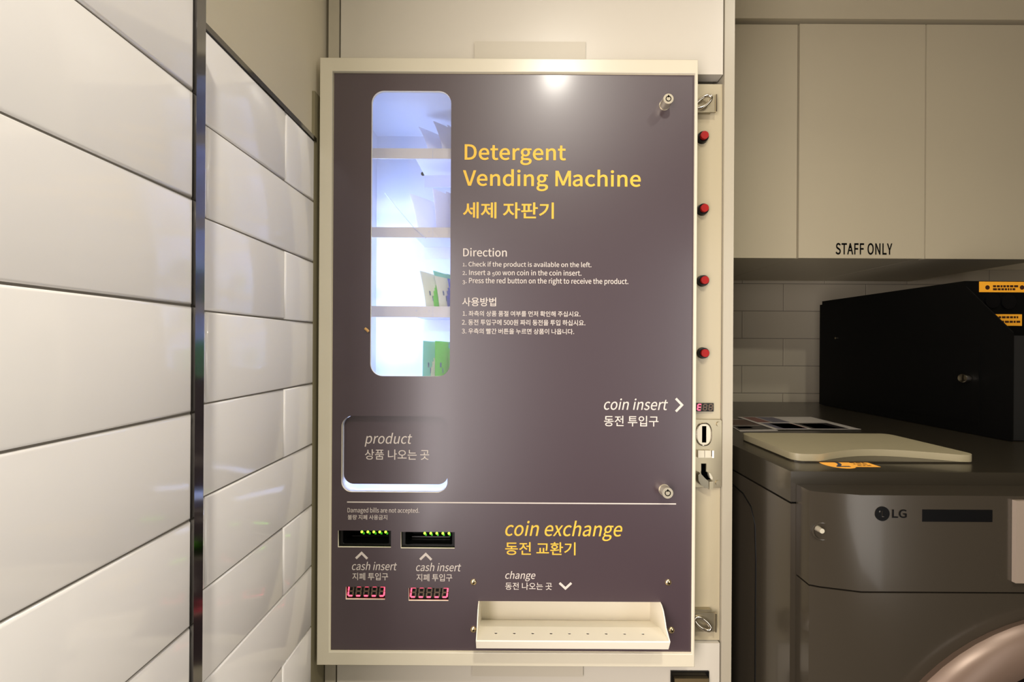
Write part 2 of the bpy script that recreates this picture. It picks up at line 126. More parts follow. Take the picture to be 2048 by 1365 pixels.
[48260,838,[154,414,0,-72,76,0,382,414,-76,0,0,-72,382,198,0,72,-76,0,154,198,76,0,0,72],[78,688,25,0,0,-184,78,136,0,184,126,0,456,136,-126,0,0,83,456,385,0,-83,64,0,648,385,-64,0,0,-152,648,-72,0,152,25,0,723,-72,-25,0,0,275,723,753,0,-275,-25,0,648,753,25,0,0,-102,648,447,0,102,-64,0,456,447,64,0,0,80,456,688,0,-80,-24,0,382,688,25,0,0,-71,382,474,0,72,-76,0,154,474,76,0,0,72,154,688,0,-71,-25,0]],
[48277,838,[161,524,0,-43,74,0,383,524,-74,0,0,-43,383,395,0,43,-74,0,161,395,74,0,0,43],[196,263,25,0,0,-107,196,-59,0,107,175,0,722,-59,-175,0,0,107,722,263,0,-107,-25,0,647,263,25,0,0,-33,647,164,0,33,-125,0,270,164,126,0,0,33,270,263,0,-33,-25,0],[270,104,0,-34,126,0,647,104,-125,0,0,-34,647,3,0,33,-125,0,270,3,126,0,0,33],[647,753,25,0,0,-67,647,551,0,67,-63,0,458,551,63,0,0,53,458,710,0,-53,-25,0,383,710,25,0,0,-42,383,584,0,42,-74,0,161,584,74,0,0,42,161,710,0,-42,-25,0,86,710,25,0,0,-126,86,333,0,126,124,0,458,333,-124,0,0,52,458,488,0,-52,63,0,647,488,-63,0,0,-62,647,303,0,62,25,0,723,303,-25,0,0,150,723,753,0,-150,-25,0]],
[48512,838,[139,719,25,0,0,-118,139,363,0,119,186,0,696,363,-185,0,0,119,696,719,0,-118,-25,0,621,719,25,0,0,-37,621,606,0,38,-136,0,214,606,136,0,0,38,214,719,0,-37,-25,0],[214,545,0,-40,136,0,621,545,-136,0,0,-40,621,425,0,40,-136,0,214,425,136,0,0,40],[45,265,248,0,0,-20,45,204,0,20,111,0,379,204,-112,0,0,-92,379,-71,0,92,25,0,453,-71,-25,0,0,92,453,204,0,-92,113,0,791,204,-112,0,0,20,791,265,0,-20,-249,0]],
[48520,838,[144,740,25,0,0,-91,144,468,0,91,183,0,692,468,-183,0,0,91,692,740,0,-91,-25,0,617,740,25,0,0,-26,617,663,0,26,-133,0,218,663,133,0,0,26,218,740,0,-26,-24,0],[218,605,0,-26,133,0,617,605,-133,0,0,-26,617,527,0,26,-133,0,218,527,133,0,0,26],[137,-3,0,45,0,-19,137,-62,0,20,194,0,718,-62,-193,0,0,20,718,-3,0,-19,-169,0,211,-3,169,0,0,27,211,76,0,-26,161,0,694,76,-161,0,0,62,694,260,0,-61,-80,0,454,260,80,0,0,27,454,340,0,-27,112,0,789,340,-111,0,0,20,789,401,0,-20,-248,0,46,401,247,0,0,-20,46,340,0,20,111,0,379,340,-111,0,0,-27,379,260,0,27,-81,0,136,260,81,0,0,-19,136,203,0,19,161,0,620,203,-161,0,0,-24,620,131,0,24,-161,0,137,131,161,0,0,-45]],
[48744,838,[67,714,22,0,0,-118,67,361,0,118,74,0,288,361,-74,0,0,118,288,714,0,-118,-22,0,224,714,21,0,0,-39,224,599,0,38,-31,0,131,599,31,0,0,38,131,714,0,-39,-21,0],[131,540,0,-40,31,0,224,540,-31,0,0,-40,224,421,0,40,-31,0,131,421,31,0,0,40],[339,714,21,0,0,-118,339,361,0,118,73,0,558,361,-73,0,0,118,558,714,0,-118,-21,0,494,714,22,0,0,-39,494,599,0,38,-30,0,402,599,31,0,0,38,402,714,0,-39,-21,0],[402,540,0,-40,31,0,494,540,-30,0,0,-40,494,421,0,40,-30,0,402,421,31,0,0,40],[632,753,24,0,0,-145,632,319,0,144,24,0,706,319,-25,0,0,63,706,510,0,-64,34,0,807,510,-33,0,0,21,807,573,0,-21,-33,0,706,573,34,0,0,60,706,753,0,-60,-25,0],[170,-1,0,48,0,-20,170,-62,0,20,189,0,736,-62,-189,0,0,20,736,-1,0,-20,-164,0,244,-1,164,0,0,30,244,87,0,-29,154,0,706,87,-154,0,0,65,706,282,0,-65,-180,0,168,282,179,0,0,-20,168,222,0,20,155,0,632,222,-155,0,0,-26,632,144,0,26,-154,0,170,144,154,0,0,-48]],
[49324,838,[247,682,25,0,0,-49,247,534,0,50,0,-151,34,166,120,60,15,-21,80,105,-15,20,93,49,285,378,-36,-121,36,-114,484,121,-89,47,16,20,531,181,-16,-20,-117,58,321,534,0,-145,0,50,321,682,0,-49,-25,0],[603,753,25,0,0,-275,603,-71,0,275,25,0,678,-71,-25,0,0,142,678,355,0,-142,45,0,813,355,-45,0,0,22,813,420,0,-22,-45,0,678,420,45,0,0,111,678,753,0,-111,-25,0]],
[49345,838,[422,231,168,0,-168,0,151,81,0,95,0,-96,422,-69,-168,0,168,0,692,81,0,-96,0,95],[422,171,-122,0,122,0,618,81,0,56,0,-57,422,-9,122,0,-122,0,226,81,0,-57,0,56],[246,710,25,0,0,-28,246,626,0,28,0,-126,42,343,124,46,13,-20,82,283,-13,20,96,37,285,492,-35,-97,35,-85,481,306,-90,34,13,20,521,365,-14,-20,-119,41,320,620,0,-111,0,30,320,710,0,-30,-24,0],[609,753,25,0,0,-167,609,253,0,167,25,0,685,253,-26,0,0,74,685,476,0,-74,40,0,806,476,-41,0,0,21,806,540,0,-21,-41,0,685,540,40,0,0,71,685,753,0,-71,-26,0]],
[49464,838,[673,753,24,0,0,-275,673,-71,0,275,24,0,746,-71,-25,0,0,275,746,753,0,-275,-25,0],[505,736,24,0,0,-93,505,458,0,92,-45,0,370,458,45,0,0,-21,370,395,0,21,45,0,505,395,-45,0,0,-141,505,-29,0,141,24,0,576,-29,-23,0,0,255,576,736,0,-255,-23,0],[217,675,24,0,0,-52,217,518,0,52,0,-141,36,163,113,67,16,-19,84,107,-16,18,81,49,254,358,-30,-109,29,-99,416,125,-78,47,14,19,459,183,-14,-19,-108,66,289,521,0,-131,0,51,289,675,0,-51,-24,0]],
[49884,838,[644,753,25,0,0,-275,644,-72,0,275,25,0,719,-72,-25,0,0,275,719,753,0,-275,-25,0],[262,682,25,0,0,-49,262,534,0,50,0,-156,41,163,123,57,15,-21,87,100,-15,21,97,48,301,376,-38,-124,39,-117,512,117,-93,45,15,20,557,177,-15,-20,-121,55,338,534,0,-150,0,50,338,682,0,-49,-25,0]],
[49901,838,[645,753,25,0,0,-148,645,310,0,148,25,0,720,310,-25,0,0,148,720,753,0,-148,-25,0],[190,269,25,0,0,-109,190,-60,0,110,177,0,720,-60,-177,0,0,110,720,269,0,-109,-25,0,645,269,25,0,0,-33,645,170,0,33,-127,0,264,170,127,0,0,33,264,269,0,-33,-25,0],[264,110,0,-36,127,0,645,110,-127,0,0,-36,645,2,0,36,-127,0,264,2,127,0,0,36],[259,726,26,0,0,-26,259,648,0,26,0,-117,51,379,124,42,12,-20,88,319,-12,20,99,34,299,522,-37,-94,37,-88,507,334,-96,33,12,20,543,393,-12,-19,-122,40,336,648,0,-113,0,26,336,726,0,-26,-26,0]],
[50640,838,[673,753,24,0,0,-275,673,-71,0,275,24,0,746,-71,-25,0,0,275,746,753,0,-275,-25,0],[230,614,-63,0,66,0,337,398,0,133,0,-134,230,181,66,0,-63,0,126,398,0,-134,0,133],[230,684,100,0,-105,0,56,398,0,176,0,-177,230,110,-105,0,102,0,406,371,-6,-162,34,0,509,371,-34,0,0,-134,509,-29,0,133,24,0,581,-29,-24,0,0,255,581,736,0,-255,-24,0,509,736,24,0,0,-101,509,432,0,101,-34,0,406,432,34,0,-8,156]],
[50668,838,[265,622,-78,0,79,0,399,402,0,133,0,-133,265,182,79,0,-78,0,132,402,0,-133,0,133],[458,507,8,-32,63,0,648,507,-63,0,0,-66,648,309,0,66,-62,0,461,309,62,0,6,28,470,402,0,-33,0,39],[648,753,25,0,0,-61,648,569,0,61,-70,0,437,569,70,0,-36,76,265,689,75,0,-120,0,60,402,0,175,0,-175,265,115,-120,0,79,0,442,247,-34,-84,69,0,648,247,-68,0,0,-107,648,-72,0,106,25,0,723,-72,-25,0,0,275,723,753,0,-275,-25,0]],
[50724,838,[417,638,-130,0,131,0,644,483,0,93,0,-94,417,328,131,0,-130,0,191,483,0,-94,0,93],[46,97,111,0,0,-21,46,35,0,21,248,0,792,35,-249,0,0,21,792,97,0,-21,-113,0,454,97,113,0,0,57,454,269,0,-57,154,11,716,483,0,-122,0,131,417,699,174,0,-173,0,118,483,0,131,0,-122,380,269,-154,11,0,-57,380,97,0,57,-112,0]],
[50741,838,[417,683,-131,0,131,0,629,589,0,59,0,-57,417,497,131,0,-131,0,205,589,0,-57,0,59],[139,253,25,0,0,-104,139,-60,0,104,185,0,695,-60,-185,0,0,104,695,253,0,-104,-26,0,619,253,25,0,0,-30,619,163,0,30,-135,0,214,163,135,0,0,30,214,253,0,-30,-25,0],[214,104,0,-34,135,0,619,104,-135,0,0,-34,619,2,0,34,-135,0,214,2,135,0,0,34],[46,363,111,0,0,-20,46,301,0,21,247,0,789,301,-248,0,0,21,789,363,0,-20,-112,0,453,363,112,0,0,25,453,439,0,-25,158,7,706,589,0,-89,0,97,417,740,179,0,-178,0,127,589,0,97,0,-88,380,439,-157,7,0,-25,380,363,0,25,-112,0]],
[50836,838,[417,641,-132,0,132,0,644,489,0,92,0,-91,417,337,132,0,-132,0,191,489,0,-91,0,92],[417,701,175,0,-174,0,118,489,0,128,0,-74,229,320,-69,36,0,-75,229,97,0,74,-61,0,46,97,61,0,0,-21,46,35,0,21,248,0,792,35,-249,0,0,21,792,97,0,-21,-61,0,608,97,61,0,0,75,608,320,0,-74,67,37,716,489,0,-74,0,128],[303,97,77,0,0,65,303,291,0,-64,35,-9,417,278,-41,0,42,0,533,291,-35,-9,0,-64,533,97,0,65,-77,0]],
[50857,838,[417,222,176,0,-177,0,135,77,0,93,0,-94,417,-69,-177,0,176,0,698,77,0,-94,0,93],[417,164,-129,0,128,0,623,77,0,55,0,-56,417,-11,128,0,-129,0,211,77,0,-56,0,55],[417,678,-131,0,131,0,629,584,0,60,0,-59,417,491,131,0,-131,0,205,584,0,-59,0,60],[417,737,178,0,-178,0,127,584,0,97,0,-55,229,462,-65,25,0,-39,229,346,0,38,-61,0,46,346,61,0,0,-20,46,285,0,20,247,0,789,285,-248,0,0,20,789,346,0,-20,-61,0,605,346,62,0,0,38,605,462,0,-39,65,25,706,584,0,-55,0,97],[304,346,76,0,0,32,304,442,0,-32,34,-7,417,432,-42,0,42,0,531,442,-34,-7,0,-32,531,346,0,32,-76,0]],
[50864,838,[416,720,172,0,-171,0,128,539,0,111,0,-110,416,359,-171,0,172,0,705,539,0,-110,0,111],[416,659,-126,0,127,0,627,539,0,73,0,-73,416,420,127,0,-126,0,206,539,0,-73,0,73],[45,281,248,0,0,-21,45,218,0,21,111,0,379,218,-112,0,0,-96,379,-71,0,96,25,0,453,-71,-25,0,0,96,453,218,0,-96,113,0,791,218,-112,0,0,21,791,281,0,-21,-249,0]],
[50896,838,[309,719,120,0,-121,0,107,575,0,87,0,-87,309,432,-121,0,120,0,511,575,0,-87,0,87],[309,663,-78,0,76,0,439,575,0,53,0,-52,309,489,76,0,-78,0,178,575,0,-52,0,53],[51,310,-3,20,67,0,279,313,-82,-3,0,-53,279,155,0,53,25,0,354,155,-25,0,0,54,354,318,0,-55,75,4,577,341,-72,-11,-2,19,572,396,2,-18,-175,-22,41,371,152,1,3,-20],[476,266,56,0,0,-18,476,211,0,18,56,0,644,211,-56,0,0,-28,644,127,0,28,25,0,719,127,-25,0,0,208,719,752,0,-209,-25,0,644,752,25,0,0,-162,644,266,0,162,-56,0],[157,188,26,0,0,-81,157,-53,0,80,194,0,739,-53,-194,0,0,21,739,9,0,-21,-169,0,233,9,169,0,0,60,233,188,0,-60,-25,0]],
[51012,838,[417,738,182,0,-182,0,127,596,0,92,0,-92,417,453,-182,0,182,0,706,596,0,-92,0,92],[417,682,-134,0,135,0,629,596,0,54,0,-55,417,511,135,0,-134,0,206,596,0,-55,0,54],[46,398,247,0,0,-21,46,337,0,20,247,0,789,337,-248,0,0,20,789,398,0,-21,-248,0],[137,-3,0,47,0,-19,137,-62,0,20,194,0,718,-62,-193,0,0,20,718,-3,0,-19,-169,0,211,-3,169,0,0,28,211,81,0,-28,161,0,694,81,-161,0,0,62,694,267,0,-62,-186,0,136,267,186,0,0,-19,136,209,0,20,161,0,620,209,-161,0,0,-24,620,137,0,24,-161,0,137,137,161,0,0,-47]],
[51032,838,[312,693,129,0,-128,0,91,499,0,115,0,-115,312,305,-128,0,129,0,533,499,0,-115,0,115],[312,627,-84,0,85,0,459,499,0,76,0,-77,312,371,85,0,-84,0,166,499,0,-77,0,76],[641,753,25,0,0,-275,641,-72,0,275,25,0,716,-72,-25,0,0,275,716,753,0,-275,-25,0],[60,108,-3,22,148,0,594,145,-186,-36,-3,18,587,200,2,-18,-179,-27,50,172,150,0,3,-21]],
[51060,838,[644,753,25,0,0,-275,644,-72,0,275,25,0,719,-72,-25,0,0,275,719,753,0,-275,-25,0],[285,689,121,0,-122,0,76,402,0,175,0,-175,285,115,-122,0,121,0,493,402,0,-175,0,175],[285,622,-81,0,80,0,421,402,0,133,0,-133,285,182,80,0,-81,0,148,402,0,-133,0,133]],
[51064,838,[645,752,25,0,0,-200,645,151,0,200,25,0,720,151,-25,0,0,200,720,752,0,-200,-25,0],[279,695,122,0,-122,0,64,493,0,118,0,-120,279,289,-122,0,122,0,493,493,0,-120,0,118],[279,629,-81,0,80,0,420,493,0,80,0,-82,279,356,80,0,-81,0,137,493,0,-82,0,80],[191,212,25,0,0,-88,191,-53,0,89,185,0,746,-53,-185,0,0,21,746,9,0,-21,-160,0,267,9,159,0,0,68,267,212,0,-68,-25,0]],
[51077,838,[645,753,25,0,0,-148,645,310,0,148,25,0,720,310,-25,0,0,148,720,753,0,-148,-25,0],[190,269,25,0,0,-109,190,-60,0,110,177,0,720,-60,-177,0,0,110,720,269,0,-109,-25,0,645,269,25,0,0,-33,645,170,0,33,-127,0,264,170,127,0,0,33,264,269,0,-33,-25,0],[264,110,0,-36,127,0,645,110,-127,0,0,-36,645,2,0,36,-127,0,264,2,127,0,0,36],[279,714,124,0,-124,0,64,523,0,113,0,-112,279,334,-124,0,124,0,493,523,0,-112,0,113],[279,650,-82,0,82,0,420,523,0,75,0,-74,279,397,82,0,-82,0,137,523,0,-74,0,75]],
[51088,838,[61,668,148,0,0,-21,61,605,0,21,63,0,249,605,-63,0,0,-34,249,502,0,34,0,-141,32,147,118,59,15,-20,76,87,-14,20,92,48,287,360,-38,-120,37,-111,492,107,-91,46,14,20,534,168,-14,-21,-118,57,323,502,0,-131,0,34,323,605,0,-34,61,0,505,605,-60,0,0,21,505,668,0,-21,-148,0],[603,753,25,0,0,-275,603,-71,0,275,25,0,678,-71,-25,0,0,143,678,357,0,-143,45,0,813,357,-45,0,0,21,813,421,0,-22,-45,0,678,421,45,0,0,110,678,753,0,-111,-25,0]],
[51200,838,[471,453,59,0,0,-20,471,391,0,21,59,0,647,391,-59,0,0,-154,647,-72,0,155,25,0,723,-72,-25,0,0,275,723,753,0,-275,-25,0,647,753,25,0,0,-100,647,453,0,100,-59,0],[69,668,149,0,0,-20,69,606,0,21,62,0,254,606,-62,0,0,-31,254,512,0,31,0,-147,38,151,119,58,15,-20,84,91,-15,20,94,49,293,369,-36,-122,37,-115,501,108,-94,47,15,20,545,168,-15,-20,-119,56,330,512,0,-138,0,31,330,606,0,-31,62,0,516,606,-62,0,0,21,516,668,0,-20,-149,0]],
[51204,838,[647,752,25,0,0,-76,647,525,0,76,-55,0,482,525,55,0,0,-20,482,463,0,21,55,0,647,463,-55,0,0,-105,647,148,0,105,25,0,723,148,-25,0,0,202,723,752,0,-201,-25,0],[198,202,24,0,0,-85,198,-53,0,85,182,0,746,-53,-183,0,0,21,746,9,0,-21,-158,0,272,9,158,0,0,64,272,202,0,-64,-25,0],[72,686,146,0,0,-21,72,624,0,20,61,0,255,624,-61,0,0,-14,255,584,0,13,0,-118,48,314,122,43,13,-20,87,253,-13,20,98,36,294,459,-35,-94,36,-85,493,272,-92,34,12,20,531,332,-13,-20,-120,42,331,584,0,-106,0,13,331,624,0,-14,60,0,512,624,-60,0,0,20,512,686,0,-21,-147,0]],
[51208,838,[647,753,25,0,0,-61,647,569,0,61,-54,0,485,569,54,0,0,-20,485,508,0,20,54,0,647,508,-54,0,0,-60,647,328,0,60,25,0,722,328,-25,0,0,141,722,753,0,-142,-25,0],[71,710,147,0,0,-21,71,648,0,21,61,0,254,648,-61,0,0,-7,254,627,0,7,0,-105,48,377,120,42,13,-20,86,318,-13,19,96,33,292,511,-35,-89,36,-79,493,337,-93,31,11,20,528,397,-12,-20,-117,37,330,626,0,-97,0,8,330,648,0,-7,60,0,511,648,-61,0,0,21,511,710,0,-21,-147,0],[194,-2,0,49,0,-20,194,-62,0,20,186,0,753,-62,-186,0,0,20,753,-2,0,-20,-162,0,269,-2,161,0,0,30,269,88,0,-30,151,0,722,88,-151,0,0,66,722,287,0,-66,-177,0,192,287,177,0,0,-21,192,226,0,20,152,0,647,226,-151,0,0,-27,647,146,0,26,-151,0,194,146,151,0,0,-50]],
[51228,838,[672,753,24,0,0,-275,672,-71,0,275,24,0,744,-71,-24,0,0,275,744,753,0,-275,-24,0],[507,734,24,0,0,-92,507,457,0,92,-45,0,371,457,46,0,0,-21,371,395,0,21,46,0,507,395,-45,0,0,-141,507,-28,0,141,24,0,578,-28,-24,0,0,254,578,734,0,-254,-24,0],[58,656,126,0,0,-20,58,594,0,21,52,0,214,594,-52,0,0,-24,214,520,0,25,0,-150,36,150,113,69,15,-19,82,94,-16,19,82,51,251,353,-29,-112,29,-104,416,113,-80,48,15,19,462,169,-16,-18,-113,66,287,520,0,-143,0,25,287,594,0,-24,49,0,434,594,-49,0,0,21,434,656,0,-20,-125,0]],
[51340,838,[74,676,147,0,0,-21,74,614,0,21,61,0,257,614,-61,0,0,-3,257,605,0,3,0,-112,49,358,123,39,13,-20,87,299,-12,19,98,31,296,487,-36,-88,35,-82,499,312,-95,30,12,20,535,371,-12,-19,-120,38,333,605,0,-103,0,3,333,614,0,-3,61,0,515,614,-60,0,0,21,515,676,0,-21,-147,0],[46,101,-3,21,142,0,556,133,-175,-32,-2,18,551,188,2,-18,-69,-10,333,169,74,3,0,55,333,332,0,-54,-25,0,258,332,25,0,0,-55,258,166,0,55,-80,-2,36,164,65,0,3,-21],[603,753,25,0,0,-275,603,-71,0,275,25,0,677,-71,-25,0,0,140,677,348,0,-140,44,0,808,348,-43,0,0,21,808,411,0,-21,-43,0,677,411,44,0,0,114,677,753,0,-114,-25,0]],
[51452,838,[116,701,201,0,0,-20,116,641,0,20,86,0,375,641,-86,0,0,-2,375,636,0,2,0,-108,89,413,145,21,10,-20,118,353,-9,20,128,22,417,542,-49,-99,50,-99,717,353,-128,22,10,20,746,413,-10,-20,-145,21,460,636,0,-108,0,2,460,641,0,-2,86,0,718,641,-86,0,0,20,718,701,0,-20,-201,0],[46,284,247,0,0,-21,46,222,0,21,111,0,379,222,-111,0,0,-97,379,-70,0,97,25,0,453,-70,-25,0,0,97,453,222,0,-97,112,0,789,222,-112,0,0,21,789,284,0,-21,-248,0]],
[51648,838,[644,753,25,0,0,-275,644,-71,0,275,25,0,719,-71,-25,0,0,275,719,753,0,-275,-25,0],[72,668,153,0,0,-21,72,605,0,21,64,0,263,605,-64,0,0,-34,263,502,0,34,0,-142,46,147,118,57,14,-20,89,87,-14,20,94,48,302,359,-37,-120,38,-113,517,107,-96,45,14,20,559,168,-14,-21,-121,52,340,502,0,-140,0,34,340,605,0,-34,64,0,532,605,-64,0,0,21,532,668,0,-21,-154,0]],
[51676,838,[622,753,25,0,0,-275,622,-71,0,275,25,0,697,-71,-25,0,0,144,697,361,0,-144,39,0,812,361,-38,0,0,22,812,426,0,-21,-38,0,697,426,39,0,0,109,697,753,0,-109,-25,0],[330,669,75,0,0,-21,330,607,0,21,20,0,391,607,-21,0,0,-33,391,508,0,33,0,-95,312,196,65,87,-66,89,233,508,0,-90,0,33,233,607,0,-33,20,0,294,607,-20,0,0,21,294,669,0,-21,-78,0,60,669,78,0,0,-21,60,607,0,21,34,0,161,607,-34,0,0,-33,161,508,0,33,0,-117,34,157,100,76,16,-18,82,102,-16,18,59,47,197,310,-20,-83,18,-84,311,95,-62,49,63,48,427,310,-18,-86,19,-84,542,102,-60,47,16,18,590,157,-16,-18,-100,74,462,508,0,-122,0,33,462,607,0,-33,32,0,556,607,-31,0,0,21,556,669,0,-21,-75,0]],
[52769,838,[46,337,247,0,0,-20,46,276,0,20,247,0,789,276,-248,0,0,20,789,337,0,-20,-248,0],[128,188,190,0,0,-20,128,127,0,21,165,0,622,127,-165,0,0,-66,622,-71,0,66,25,0,697,-71,-25,0,0,86,697,188,0,-86,-189,0],[122,670,86,0,0,-20,122,610,0,20,85,0,376,610,-85,0,-6,-92,89,441,156,14,8,-20,113,382,-8,20,136,15,417,528,-49,-82,50,-82,721,382,-136,15,8,20,745,441,-8,-20,-156,14,458,610,6,-92,85,0,714,610,-86,0,0,20,714,670,0,-20,-87,0,454,670,87,0,0,28,454,755,0,-29,-25,0,380,755,25,0,0,-29,380,670,0,28,-86,0]],
[53804,838,[45,255,248,0,0,-21,45,192,0,21,111,0,380,192,-112,0,0,-88,380,-71,0,88,25,0,454,-71,-25,0,0,88,454,192,0,-88,113,0,791,192,-112,0,0,21,791,255,0,-21,-249,0],[145,715,184,0,0,-126,145,339,0,125,187,0,707,339,-187,0,0,20,707,400,0,-21,-163,0,218,400,163,0,0,33,218,499,0,-33,154,0,679,499,-153,0,0,20,679,559,0,-20,-153,0,218,559,154,0,0,32,218,654,0,-32,160,0,698,654,-160,0,0,20,698,715,0,-21,-184,0]],
[53948,838,[45,297,248,0,0,-21,45,236,0,20,248,0,789,236,-248,0,0,20,789,297,0,-21,-248,0],[141,176,25,0,0,-76,141,-53,0,76,190,0,711,-53,-190,0,0,21,711,9,0,-21,-165,0,216,9,165,0,0,56,216,176,0,-56,-25,0],[143,722,185,0,0,-116,143,373,0,116,186,0,702,373,-186,0,0,20,702,432,0,-19,-161,0,218,432,162,0,0,30,218,520,0,-29,153,0,675,520,-152,0,0,19,675,578,0,-19,-152,0,218,578,153,0,0,28,218,663,0,-28,160,0,697,663,-159,0,0,19,697,722,0,-20,-184,0]],
[54032,838,[56,269,-3,20,142,0,554,298,-164,-26,-1,19,549,354,2,-19,-38,-4,429,343,41,3,0,90,429,614,0,-91,27,0,511,614,-28,0,0,20,511,675,0,-20,-147,0,70,675,147,0,0,-20,70,614,0,20,27,0,152,614,-27,0,0,-94,152,332,0,94,-35,0,47,331,35,1,3,-21],[225,614,0,-94,44,0,356,614,-44,0,0,-92,356,339,0,91,-44,-2,225,334,44,2,0,93],[609,752,25,0,0,-202,609,146,0,202,25,0,685,146,-26,0,0,97,685,439,0,-98,40,0,806,439,-41,0,0,21,806,503,0,-22,-41,0,685,503,40,0,0,83,685,752,0,-83,-26,0],[172,203,25,0,0,-85,172,-53,0,85,183,0,721,-53,-183,0,0,21,721,9,0,-21,-158,0,247,9,158,0,0,65,247,203,0,-65,-25,0]],
[54224,838,[675,753,25,0,0,-275,675,-71,0,275,25,0,748,-71,-24,0,0,275,748,753,0,-275,-24,0],[410,344,36,0,0,-21,410,282,0,21,36,0,518,282,-36,0,0,-103,518,-27,0,103,24,0,589,-27,-24,0,0,253,589,733,0,-254,-24,0,518,733,24,0,0,-72,518,518,0,72,-36,0,410,518,36,0,0,-21,410,456,0,21,36,0,518,456,-36,0,0,-37,518,344,0,37,-36,0],[46,130,-4,21,108,0,452,156,-128,-22,-2,18,446,212,2,-19,-26,-4,361,204,30,2,0,128,361,587,0,-128,23,0,429,587,-23,0,0,21,429,649,0,-21,-125,0,54,649,125,0,0,-21,54,587,0,21,22,0,121,587,-22,0,0,-131,121,195,0,131,-28,0,36,194,29,0,3,-21],[190,587,0,-130,34,0,292,587,-34,0,0,-129,292,199,0,130,-34,-1,190,196,34,1,0,130]],
[54408,838,[625,137,-139,0,0,-45,625,2,0,45,-139,0,210,2,138,0,0,45,210,137,0,-45,138,0],[137,198,81,0,0,-86,137,-60,0,86,187,0,698,-60,-187,0,0,86,698,198,0,-86,-81,0,454,198,82,0,0,32,454,294,0,-32,112,0,789,294,-111,0,0,20,789,355,0,-20,-248,0,46,355,247,0,0,-20,46,294,0,20,111,0,380,294,-112,0,0,-32,380,198,0,32,-81,0],[117,493,41,0,0,-20,117,432,0,20,200,0,716,432,-200,0,0,20,716,493,0,-20,-41,0,594,493,41,0,0,57,594,665,0,-57,42,0,718,665,-41,0,0,20,718,726,0,-20,-201,0,115,726,201,0,0,-20,115,665,0,20,41,0,239,665,-42,0,0,-57,239,493,0,57,-41,0],[314,665,0,-57,68,0,519,665,-68,0,0,-57,519,493,0,57,-68,0,314,493,68,0,0,57]],
[54616,838,[288,492,115,0,-117,0,86,302,0,111,0,-112,288,113,-117,0,115,0,488,302,0,-112,0,111],[288,429,-75,0,73,0,416,302,0,74,0,-74,288,176,73,0,-75,0,158,302,0,-74,0,74],[604,753,24,0,0,-275,604,-71,0,275,24,0,678,-71,-25,0,0,141,678,351,0,-140,45,0,813,351,-45,0,0,21,813,414,0,-21,-45,0,678,414,45,0,0,113,678,753,0,-113,-25,0],[249,743,25,0,0,-41,249,621,0,41,-70,0,41,621,69,0,0,-21,41,559,0,21,162,0,526,559,-162,0,0,21,526,621,0,-21,-67,0,324,621,67,0,0,41,324,743,0,-41,-25,0]],
[54644,838,[249,495,102,0,-102,0,72,308,0,110,0,-111,249,119,-102,0,102,0,425,308,0,-111,0,110],[249,432,-64,0,63,0,358,308,0,72,0,-73,249,184,63,0,-64,0,139,308,0,-73,0,72],[211,728,25,0,0,-39,211,612,0,39,-56,0,44,612,56,0,0,-21,44,550,0,20,136,0,452,550,-136,0,0,20,452,612,0,-21,-55,0,286,612,55,0,0,39,286,728,0,-39,-25,0],[493,734,24,0,0,-255,493,-31,0,255,24,0,564,-31,-23,0,0,125,564,344,0,-125,36,0,670,344,-35,0,0,-138,670,-71,0,138,24,0,742,-71,-24,0,0,275,742,753,0,-275,-24,0,670,753,24,0,0,-116,670,406,0,116,-35,0,564,406,36,0,0,109,564,734,0,-109,-23,0]],
[54869,838,[142,158,181,0,0,-20,142,98,0,20,155,0,608,98,-155,0,0,-56,608,-71,0,56,25,0,684,-71,-26,0,0,76,684,158,0,-76,-181,0],[298,537,-74,0,73,0,418,468,0,44,0,-42,298,398,73,0,-74,0,178,468,0,-42,0,44],[298,590,115,0,-116,0,106,468,0,75,0,-67,261,348,-94,9,0,-20,261,288,0,20,-79,-3,41,285,66,0,3,-20,50,224,-3,20,144,0,564,257,-175,-32,-1,18,559,310,2,-17,-71,-10,336,290,75,4,0,20,336,348,0,-19,94,9,490,468,0,-67,0,75],[608,752,25,0,0,-184,608,200,0,184,25,0,684,200,-26,0,0,80,684,441,0,-80,40,0,804,441,-40,0,0,21,804,503,0,-21,-40,0,684,503,40,0,0,83,684,752,0,-83,-26,0],[261,759,25,0,0,-27,261,678,0,27,-66,0,62,678,66,0,0,-19,62,621,0,19,157,0,534,621,-157,0,0,19,534,678,0,-19,-66,0,336,678,66,0,0,27,336,759,0,-27,-25,0]],
[54872,838,[298,528,-74,0,73,0,418,454,0,46,0,-44,298,381,73,0,-74,0,178,454,0,-44,0,46],[608,753,25,0,0,-215,608,108,0,215,25,0,684,108,-26,0,0,98,684,402,0,-98,40,0,804,402,-40,0,0,21,804,465,0,-21,-40,0,684,465,40,0,0,96,684,753,0,-96,-26,0],[163,151,25,0,0,-68,163,-53,0,68,183,0,713,-53,-183,0,0,21,713,9,0,-21,-158,0,239,9,158,0,0,47,239,151,0,-47,-26,0],[298,581,115,0,-116,0,106,454,0,79,0,-70,261,330,-94,9,0,-21,261,268,0,20,-79,-3,41,264,65,0,3,-20,50,203,-3,20,143,1,564,239,-173,-32,-1,18,559,293,2,-18,-71,-11,336,271,75,4,0,20,336,330,0,-20,94,10,490,454,0,-69,0,79],[261,756,25,0,0,-28,261,673,0,27,-66,0,62,673,66,0,0,-19,62,615,0,20,157,0,534,615,-157,0,0,20,534,673,0,-19,-66,0,336,673,66,0,0,27,336,756,0,-28,-25,0]]]


# ------------------------------------------------------------------ helpers
def lin(c):
    c = c / 255.0
    return c / 12.92 if c <= 0.04045 else ((c + 0.055) / 1.055) ** 2.4


